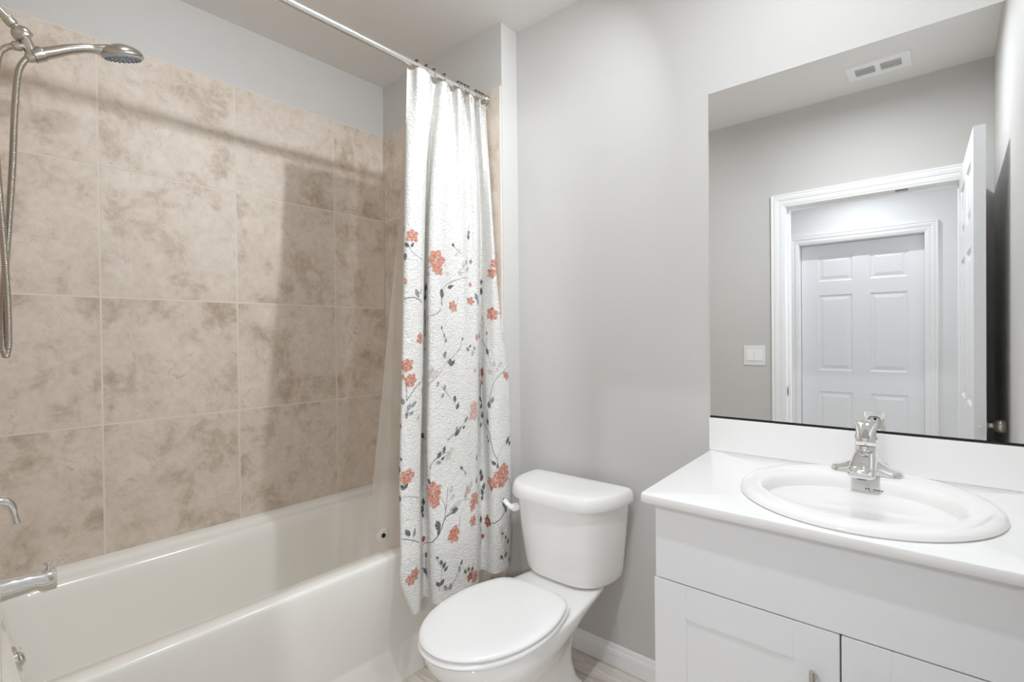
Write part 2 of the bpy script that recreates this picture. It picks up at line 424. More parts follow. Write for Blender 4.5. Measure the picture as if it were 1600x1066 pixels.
def jamb(name, x0, x1, zt, y0, y1, t=0.0195, stop=None):
    bm = bmesh.new()
    box(bm, x0 - t, x0, y0, y1, 0, zt + t); box(bm, x1, x1 + t, y0, y1, 0, zt + t); box(bm, x0, x1, y0, y1, zt, zt + t)
    if stop:
        a, b = stop
        box(bm, x0, x0 + 0.011, a, b, 0, zt); box(bm, x1 - 0.011, x1, a, b, 0, zt); box(bm, x0 + 0.011, x1 - 0.011, a, b, zt - 0.011, zt)
    return struct(name, bm, TRIM)
J1 = jamb('trim_4', DX0, DX1, DZ, YF - 0.13, YF, stop=(YF - 0.08, YF - 0.042))
jamb('trim_5', HX0, HX1, HZ, YH - 0.12, YH)
bm = boxbm(DX0 - 0.0005, DX0 + 0.0015, YF - 0.034, YF - 0.006, 0.895, 0.955); sp = obj('strike_plate', bm, NICKEL, J1, bevel=0.0006); sp['label'] = 'small brushed metal strike plate'
bm = boxbm(DX0 + 0.0014, DX0 + 0.0019, YF - 0.029, YF - 0.013, 0.909, 0.941); obj('strike_hole', bm, GAPB, sp)
bm = boxbm(-0.215, -0.160, YF - 0.034, YF - 0.008, DZ - 0.002, DZ + 0.0005); o = obj('catch_plate', bm, DARKM, J1, bevel=0.0006); o['label'] = 'small dark catch plate under the head of the frame'

# six-panel doors
def panel_door(bm, wd, ht, th, panels):
    """slab from x 0..wd, z 0..ht, both faces moulded; panels: (x0, x1, z0, z1)"""
    xs_ = sorted({0, wd} | {v for p in panels for v in p[:2]}); zs_ = sorted({0, ht} | {v for p in panels for v in p[2:]})
    for s in (-1, 1):
        yb = s * th / 2
        for a, b in zip(xs_[:-1], xs_[1:]):
            for c, d in zip(zs_[:-1], zs_[1:]):
                hit = any(p[0] <= a and b <= p[1] and p[2] <= c and d <= p[3] for p in panels)
                if not hit: bm.faces.new([bm.verts.new(q) for q in ((a, yb, c), (b, yb, c), (b, yb, d), (a, yb, d))])
        for a, b, c, d in panels:
            prev = None
            for ins, dep in ((0, 0), (0.004, 0.003), (0.012, 0.0075), (0.020, 0.0075), (0.026, 0.006), (0.042, 0.0015), (0.046, 0.0012)):
                y_ = yb - s * dep
                ring = [bm.verts.new(q) for q in ((a + ins, y_, c + ins), (b - ins, y_, c + ins), (b - ins, y_, d - ins), (a + ins, y_, d - ins))]
                if prev:
                    for i in range(4): bm.faces.new((prev[i], prev[(i + 1) % 4], ring[(i + 1) % 4], ring[i]))
                prev = ring
            bm.faces.new(prev)
    for q in (((0, 0), (0, ht)), ((wd, 0), (wd, ht)), ((0, 0), (wd, 0)), ((0, ht), (wd, ht))):
        (a, c), (b, d) = q
        bm.faces.new([bm.verts.new(p) for p in ((a, -th / 2, c), (b, -th / 2, d), (b, th / 2, d), (a, th / 2, c))])
    bmesh.ops.remove_doubles(bm, verts=bm.verts, dist=0.0002)

def knob(bm, o, d):
    lathe(bm, o, d, [(0, 0.001), (0.0, 0.032), (0.004, 0.033), (0.008, 0.028), (0.010, 0.013), (0.020, 0.0105), (0.026, 0.013), (0.030, 0.020), (0.036, 0.0255), (0.044, 0.0275), (0.052, 0.0262), (0.058, 0.021), (0.061, 0.012), (0.0615, 0.001)], 28)

# hall door (closed, across the hall)
bm = bmesh.new()
HW = HX1 - HX0 - 0.006
panel_door(bm, HW, HZ - 0.012, 0.035, [(0.125, 0.372, 1.71, 1.925), (0.488, 0.735, 1.71, 1.925), (0.125, 0.372, 0.955, 1.595), (0.488, 0.735, 0.955, 1.595), (0.125, 0.372, 0.235, 0.775), (0.488, 0.735, 0.235, 0.775)])
bm.transform(Matrix.Translation((HX0 + 0.003, YH - 0.1, 0.008)))
D2 = struct('door_2', bm, DOORW); D2['label'] = 'closed white six-panel door across the hall, seen in the mirror'

# bathroom door, swung open against the right wall
ang = math.atan2(0.81, 0.030)
bm = bmesh.new(); DW = 0.800
panel_door(bm, DW, 2.043, 0.035, [(0.115, 0.35, 1.72, 1.945), (0.45, 0.685, 1.72, 1.945), (0.115, 0.35, 0.965, 1.605), (0.45, 0.685, 0.965, 1.605), (0.115, 0.35, 0.24, 0.785), (0.45, 0.685, 0.24, 0.785)])
TD = Matrix.Translation((0.062, 0.058, 0.012)) @ Matrix.Rotation(ang, 4, 'Z')
bm.transform(TD)
D1 = struct('door_1', bm, DOORW); D1['label'] = 'white six-panel bathroom door standing open by the right wall, seen in the mirror'
bm = bmesh.new(); knob(bm, (DW - 0.065, -0.0175, 0.905), (0, -1, 0)); bm.transform(TD); obj('door_knob', bm, NICKEL, D1, smooth=40)
bm = bmesh.new(); box(bm, DW - 0.0005, DW + 0.0012, -0.0125, 0.0125, 0.877, 0.933); lathe(bm, (DW, 0, 0.905), (1, 0, 0), [(0.001, 0.0085), (0.008, 0.0075), (0.009, 0.001)], 12)
bm.transform(TD); obj('latch_plate', bm, PLATEP, D1)
for hz in (0.2, 1.0, 1.83):
    bm = bmesh.new(); lathe(bm, (-0.006, -0.019, hz), (0, 0, 1), [(0, 0.006), (0.09, 0.006)], 12); bm.transform(TD); obj('hinge', bm, NICKEL, D1)

# light switch, vent, downlights
t = thing('light_switch', 'white double rocker light switch on the wall beside the doorway, seen in the mirror', 'light switch', (-0.926, YF, -0.197 + H))
bm = boxbm(-0.99, -0.862, YF, YF + 0.006, -0.197 + H, -0.073 + H); obj('switch_plate', bm, PLATEP, t, bevel=0.003)
for cx in (-0.949, -0.903):
    bm = boxbm(cx - 0.0215, cx + 0.0215, YF + 0.005, YF + 0.0105, -0.168 + H, -0.102 + H); obj('rocker', bm, SEATP, t, bevel=0.0015)
VX0, VX1, VY0, VY1 = -0.395, -0.134, 0.210, 0.378
t = thing('ceiling_vent', 'white louvred air vent in the ceiling near the doorway, seen in the mirror', 'air vent', ((VX0 + VX1) / 2, (VY0 + VY1) / 2, CEIL))
bm = bmesh.new(); z0, z1 = CEIL - 0.008, CEIL
wx = [(VX0 + 0.034, VX0 + 0.118), (VX0 + 0.140, VX1 - 0.036)]; wy = (VY0 + 0.040, VY1 - 0.040)
xs_ = [VX0, wx[0][0], wx[0][1], wx[1][0], wx[1][1], VX1]
for i, (a, b) in enumerate(zip(xs_[:-1], xs_[1:])):
    if i % 2 == 0: box(bm, a, b, VY0, VY1, z0, z1)
    else: box(bm, a, b, VY0, wy[0], z0, z1); box(bm, a, b, wy[1], VY1, z0, z1)
obj('vent_frame', bm, VENTM, t)
bm = bmesh.new()
for a, b in wx: box(bm, a, b, wy[0], wy[1], CEIL - 0.0015, CEIL - 0.0005)
obj('vent_shade_plate', bm, GAPB, t)  # solid plate coloured dark for the shade behind the louvres
for a, b in wx:
    bm = bmesh.new()
    for k in range(5):
        yy = wy[0] + (wy[1] - wy[0]) * (k + 0.5) / 5
        rr = [[(x, yy - 0.003, z0 - 0.0005), (x, yy + 0.003, z0 - 0.0005), (x, yy + 0.0035, z0 + 0.001), (x, yy - 0.0025, z0 + 0.001)] for x in (a, b)]
        loft(bm, rr)
    obj('louvre', bm, VENTM, t)
for _, lp, aim, _, _, _, lb in SPOTS:
    t = thing('ceiling_spot', lb, 'ceiling light', (lp.x, lp.y, CEIL), 'small ceiling spots')
    bm = bmesh.new(); lathe(bm, (lp.x, lp.y, CEIL), (0, 0, -1), [(0, .05), (.004, .05), (.008, .046), (.009, .012), (.020, .010)], 32); obj('ceiling_plate', bm, TRIM, t, smooth=40)
    bm = bmesh.new(); lathe(bm, lp - aim * .03, aim, [(0, .012), (.004, .024), (.012, .030), (.052, .030), (.052, .027), (.0505, .027)], 32, cap=True); hs_ = obj('spot_head', bm, TRIM, t, smooth=40)
    bm = bmesh.new(); lathe(bm, lp + aim * .0212, aim, [(0, .0265), (.0008, .0265)], 32); obj('lens', bm, LENS, hs_)
t = thing('fill_lamp', 'added fill lamp on the hall wall outside the door', 'wall lamp', (LIGHT_W.x, YH, LIGHT_W.z))  # unseen fixture made up to carry the added hall light
bm = bmesh.new(); lathe(bm, (LIGHT_W.x, YH, LIGHT_W.z), (0, 1, 0), [(0, .05), (.004, .05), (.008, .046), (.009, .012), (.05, .010)], 32); obj('wall_plate', bm, TRIM, t, smooth=40)
bm = bmesh.new(); lathe(bm, LIGHT_W - AIM_W * .03, AIM_W, [(0, .012), (.004, .048), (.012, .076), (.052, .078), (.052, .074), (.0505, .074)], 32); obj('lamp_head', bm, TRIM, t, smooth=40)

# ------------------------------------------------------------------ bathtub
T = thing('bathtub', 'white acrylic bathtub with flat front apron along the tiled wall', 'bathtub', ((XL - 1.478) / 2, (YT + YE) / 2, 0))
tx0, tx1, ty0, ty1 = XL + 0.0012, -1.478, YT + 0.0015, YE - 0.0015
tz = TUBZ
bm = bmesh.new()
R = [rrect(tx0, tx1 - 0.0015, ty0, ty1, 0.004, tz - 0.03), rrect(tx0, tx1, ty0, ty1, 0.004, tz - 0.013), rrect(tx0, tx1 - 0.0015, ty0, ty1, 0.004, tz - 0.006), rrect(tx0, tx1 - 0.005, ty0, ty1, 0.004, tz - 0.002), rrect(tx0, tx1 - 0.011, ty0, ty1, 0.004, tz)]
R += [rrect(*q) for q in (
    (-2.246, -1.541, .125, 1.565, .05, tz - .001), (-2.242, -1.544, .128, 1.560, .055, tz - .004), (-2.239, -1.546, .130, 1.557, .06, tz - .011), (-2.233, -1.548, .132, 1.552, .065, tz - .0155),
    (-2.207, -1.553, .135, 1.544, .075, tz - .018), (-2.199, -1.556, .137, 1.537, .08, tz - .021), (-2.192, -1.559, .139, 1.529, .083, tz - .029), (-2.186, -1.562, .141, 1.518, .086, tz - .042), (-2.180, -1.567, .146, 1.500, .09, tz - .065),
    (-2.160, -1.58, .186, 1.44, .10, 1.0 - 0.765 + 0.04), (-2.135, -1.595, .225, 1.37, .11, .16), (-2.115, -1.615, .25, 1.33, .12, .115), (-2.07, -1.66, .30, 1.27, .12, .092), (-2.0, -1.72, .36, 1.2, .12, .088))]
loft(bm, R, False, True)
obj('basin', bm, TUBW, T, smooth=50)
bm = bmesh.new()
AP = [(-1.4793, tz - 0.029), (-1.4815, tz - .05), (-1.491, tz - .13), (-1.525, .235), (-1.538, .165), (-1.542, .152), (-1.5435, .142), (-1.5425, .134), (-1.5435, .10), (-1.545, .0), (-1.60, .0), (-1.60, tz - .029)]
loft(bm, [[(x, y_, z) for x, z in AP] for y_ in (ty0, ty1)])
obj('apron', bm, TUBW, T, smooth=35)
bm = bmesh.new(); nv = Vector((0, 0.975, 0.22)).normalized(); oc = Vector((-1.88, 0.1525, -0.845 + H))
lathe(bm, oc, nv, [(-0.004, 0.036), (0.003, 0.036), (0.006, 0.033), (0.007, 0.001)], 30)
OV = obj('overflow_plate', bm, CHROME, T, smooth=40); OV['label'] = 'round chrome overflow plate'
bm = bmesh.new(); lathe(bm, oc + nv * .006 + Vector((0, 0, -.004)), nv, [(0, .021), (.004, .020), (.009, .015), (.0115, .008), (.012, .001)], 24); obj('trip_lever', bm, CHROME, OV, smooth=60)
for dz in (-0.024, 0.024):
    bm = bmesh.new(); lathe(bm, oc + nv * .006 + Vector((0.0, 0, dz)), nv, [(0, .004), (.002, .0035), (.0025, .001)], 10); obj('screw', bm, CHROME, OV)
bm = bmesh.new(); lathe(bm, (-1.87, 0.42, .0885), (0, 0, 1), [(0, .034), (.002, .034), (.003, .028), (.001, .024), (.004, .016), (.005, .001)], 28); obj('drain', bm, CHROME, T, smooth=40)

# tub spout
TX = -1.88
t = thing('tub_spout', 'chrome tub spout with a lift-up diverter knob on the tap wall', 'tub spout', (TX, YT, -0.65 + H))
bm = bmesh.new()
def sec(y, zt, zb, hw):
    out = []
    for k in range(24):
        a = 2 * PI * k / 24; ca, sa = math.cos(a), math.sin(a)
        out.append((TX + hw * math.copysign(abs(ca) ** .55, ca), y, H + (zt + zb) / 2 + (zt - zb) / 2 * math.copysign(abs(sa) ** .55, sa)))
    return out
loft(bm, [sec(YT, -.612, -.680, .034), sec(YT + .004, -.612, -.680, .034), sec(.125, -.6185, -.677, .030), (sec(.16, -.6215, -.675, .0285)), sec(.190, -.6240, -.671, .0275), sec(.203, -.6250, -.684, .027), sec(.2275, -.6268, -.6835, .0265), sec(.2318, -.6285, -.682, .025), sec(.2325, -.632, -.679, .021)])
obj('spout_body', bm, CHROME, t, smooth=50)
bm = bmesh.new(); lathe(bm, (TX, .218, -.628 + H), (0, 0, 1), [(0, .006), (.010, .005), (.013, .007), (.016, .0105), (.0205, .0105), (.022, .008), (.0225, .001)], 18); obj('diverter_knob', bm, CHROME, t, smooth=40)

# shower valve with lever
t = thing('shower_valve', 'chrome single-lever bath mixer handle above the tub spout', 'tap handle', (TX, YT, -.47 + H))
bm = bmesh.new(); lathe(bm, (TX, YT, -.42 + H), (0, 1, 0), [(0, .085), (.004, .085), (.008, .078), (.011, .04), (.012, .030)], 40, cap=True); obj('escutcheon', bm, CHROME, t, smooth=40)
bm = bmesh.new()
P = smooth_path([(TX, YT + .008, -.418 + H), (TX, .118, -.416 + H), (TX, .136, -.420 + H), (TX, .147, -.436 + H), (TX, .152, -.458 + H), (TX, .1565, -.482 + H)], 6)
tube(bm, P, lambda q: .0225 - .0135 * min(1, q * 1.25) + .001 * max(0, q - .85) * 6, 18, flat=.9); obj('lever', bm, CHROME, t, smooth=60)

# shower arm + bracket, hand shower with hose
def S3(y, z, x=TX): return Vector((x, y, z + H))
t = thing('showerhead_mount', 'brushed nickel shower arm with swivel bracket on the tap wall', 'shower arm', (TX, YT, .91 + H))
bm = bmesh.new(); tube(bm, smooth_path([S3(YT, .912), S3(.105, .905), S3(.128, .8815), S3(.164, .8465)]), .0098, 16); obj('pipe', bm, NICKEL, t, smooth=50)
bm = bmesh.new(); lathe(bm, S3(YT, .912), (0, 1, 0), [(0, .03), (.004, .03), (.009, .022), (.01, .011)], 26); obj('wall_flange', bm, NICKEL, t, smooth=40)
d = (S3(.193, .815) - S3(.150, .862)).normalized()
bm = bmesh.new(); lathe(bm, S3(.1555, .8560), d, [(0, .0105), (.001, .0135), (.018, .0135), (.020, .012), (.022, .0095), (.026, .0095)], 24); obj('collar', bm, NICKEL, t, smooth=40)
bm = bmesh.new(); lathe(bm, S3(.1715, .838), d, [(0, .009), (.004, .016), (.010, .0205), (.018, .0225), (.026, .0225), (.030, .021), (.031, .012)], 28); obj('swivel_nut', bm, NICKEL, t, smooth=40)
bm = bmesh.new(); tube(bm, [S3(.188, .819), S3(.196, .800), S3(.2035, .782), S3(.2085, .772)], [.0135, .0140, .0145, .0135], 20)
tube(bm, [S3(.192, .797), S3(.181, .7915), S3(.1735, .788)], [.010, .010, .0095], 16)
obj('diverter_body', bm, NICKEL, t, smooth=40)
hd = (S3(.2497, .806) - S3(.2085, .7755)).normalized()
bm = bmesh.new(); lathe(bm, S3(.2045, .7735), hd, [(0, .014), (.001, .0182), (.024, .0196), (.026, .0188)], 24); obj('holder_cup', bm, NICKEL, t, smooth=40)

HS = thing('hand_shower', 'brushed nickel hand shower on a ribbed metal hose hung in the bracket', 'hand shower', (TX, .40, .78 + H))
bm = bmesh.new()
P = smooth_path([S3(.2185, .7838), S3(.2497, .8035), S3(.2769, .8215), S3(.3049, .8365), S3(.3264, .8455), S3(.348, .8515), S3(.372, .8585)], 6)
tube(bm, P, lambda q: .0185 - .0052 * math.sin(min(q / .8, 1) * PI / 2) + (.006 * max(0, q - .72) / .28), 20, flat=.88); obj('handle', bm, NICKEL, HS, smooth=60)
hn = Vector((-.17, .25, -.95)).normalized(); hc = S3(.4035, .8545)
bm = bmesh.new()
lathe(bm, hc - hn * .033, hn, [(0, .006), (.001, .016), (.006, .030), (.014, .044), (.022, .0515), (.028, .054), (.034, .0545), (.036, .052)], 40); obj('head_shell', bm, NICKEL, HS, smooth=60)
bm = bmesh.new(); lathe(bm, hc, hn, [(0, .0515), (.005, .051), (.008, .047), (.0085, .001)], 40); FC = obj('spray_face', bm, FACEP, HS, smooth=40); FC['label'] = 'pale grey spray face with blue-grey nozzles'
bm = bmesh.new(); uu, vv = frame_of(hn)
for rr_, cnt in ((.043, 22), (.034, 16), (.023, 10), (.011, 5)):
    for k in range(cnt):
        a = 2 * PI * (k + rr_ * 37 % 1) / cnt
        lathe(bm, hc + hn * .007 + (uu * math.cos(a) + vv * math.sin(a)) * rr_, hn, [(0, .0026), (.0035, .0021), (.004, .0005)], 8)
obj('nozzle_field', bm, GREYR, FC)
bm = bmesh.new(); tube(bm, [hc + uu * 0 + Vector((0, -.050, -.012)), hc + Vector((0, -.060, -.013))], [.006, .004], 10, flat=.5); obj('mode_tab', bm, FACEP, HS, smooth=50)
bm = bmesh.new(); lathe(bm, S3(.372, .871), (0, .2, 1), [(0, .006), (.004, .005), (.0045, .001)], 12); obj('pause_button', bm, DARKM, HS)
hose = [(.1735, .788, 0), (.1642, .783, 0), (.152, .7722, .002), (.1372, .7361, .005), (.1283, .5901, .008), (.1331, .4252, .010), (.1405, .2762, .010), (.1465, .1254, .008), (.1478, .0074, .004), (.1462, -.022, .001), (.1422, -.038, 0), (.1385, -.024, -.001), (.1372, -.0093, -.002), (.1391, .0915, -.009), (.1453, .1928, -.011), (.1544, .3288, -.010), (.1623, .4657, -.008), (.1688, .6203, -.005), (.1763, .7164, -.002), (.1859, .749, 0), (.1956, .7645, 0), (.2050, .7705, 0)]
P = smooth_path([(TX + dx, y_, z_ + H) for y_, z_, dx in hose], 60)
acc = [0.0]
for a, b in zip(P[:-1], P[1:]): acc.append(acc[-1] + (b - a).length)
L_ = acc[-1]; N_ = int(L_ / .0011); Q = []; j = 0
for i in range(N_ + 1):
    s_ = L_ * i / N_
    while j < len(acc) - 2 and acc[j + 1] < s_: j += 1
    f_ = (s_ - acc[j]) / max(acc[j + 1] - acc[j], 1e-9); Q.append(P[j].lerp(P[j + 1], min(f_, 1)))
bm = bmesh.new(); tube(bm, Q, [(.0076, .0083, .0076, .0063)[i % 4] for i in range(len(Q))], 12); obj('hose', bm, NICKEL, HS, smooth=70)
for a, b in ((S3(.1815, .7915), S3(.1655, .784)), (S3(.2075, .7720), S3(.1935, .7640))):
    bm = bmesh.new(); lathe(bm, a, b - a, [(0, .0105), (.001, .0125), (.012, .0125), (.017, .0098)], 20); obj('hose_nut', bm, NICKEL, HS, smooth=40)

# ------------------------------------------------------------------ curtain rod, hooks, curtain, liner
RX, RZ = -1.53, 1.035 + H
t = thing('curtain_rod', 'satin steel tension rod across the front of the tub alcove', 'curtain rod', (RX, (YT + YE) / 2, RZ))
bm = bmesh.new(); tube(bm, [(RX, YT + .004, RZ), (RX, .98, RZ)], .0138, 24); obj('outer_tube', bm, RODM, t, smooth=40)
bm = bmesh.new(); tube(bm, [(RX, .975, RZ), (RX, YE - .004, RZ)], .0122, 24); obj('inner_tube', bm, RODM, t, smooth=40)
for yy, s in ((YT, 1), (YE, -1)):
    bm = bmesh.new(); lathe(bm, (RX, yy, RZ), (0, s, 0), [(0.0003, .022), (.006, .022), (.014, .019), (.022, .0155), (.024, .013)], 26); obj('end_cap', bm, NICKEL, t, smooth=40)

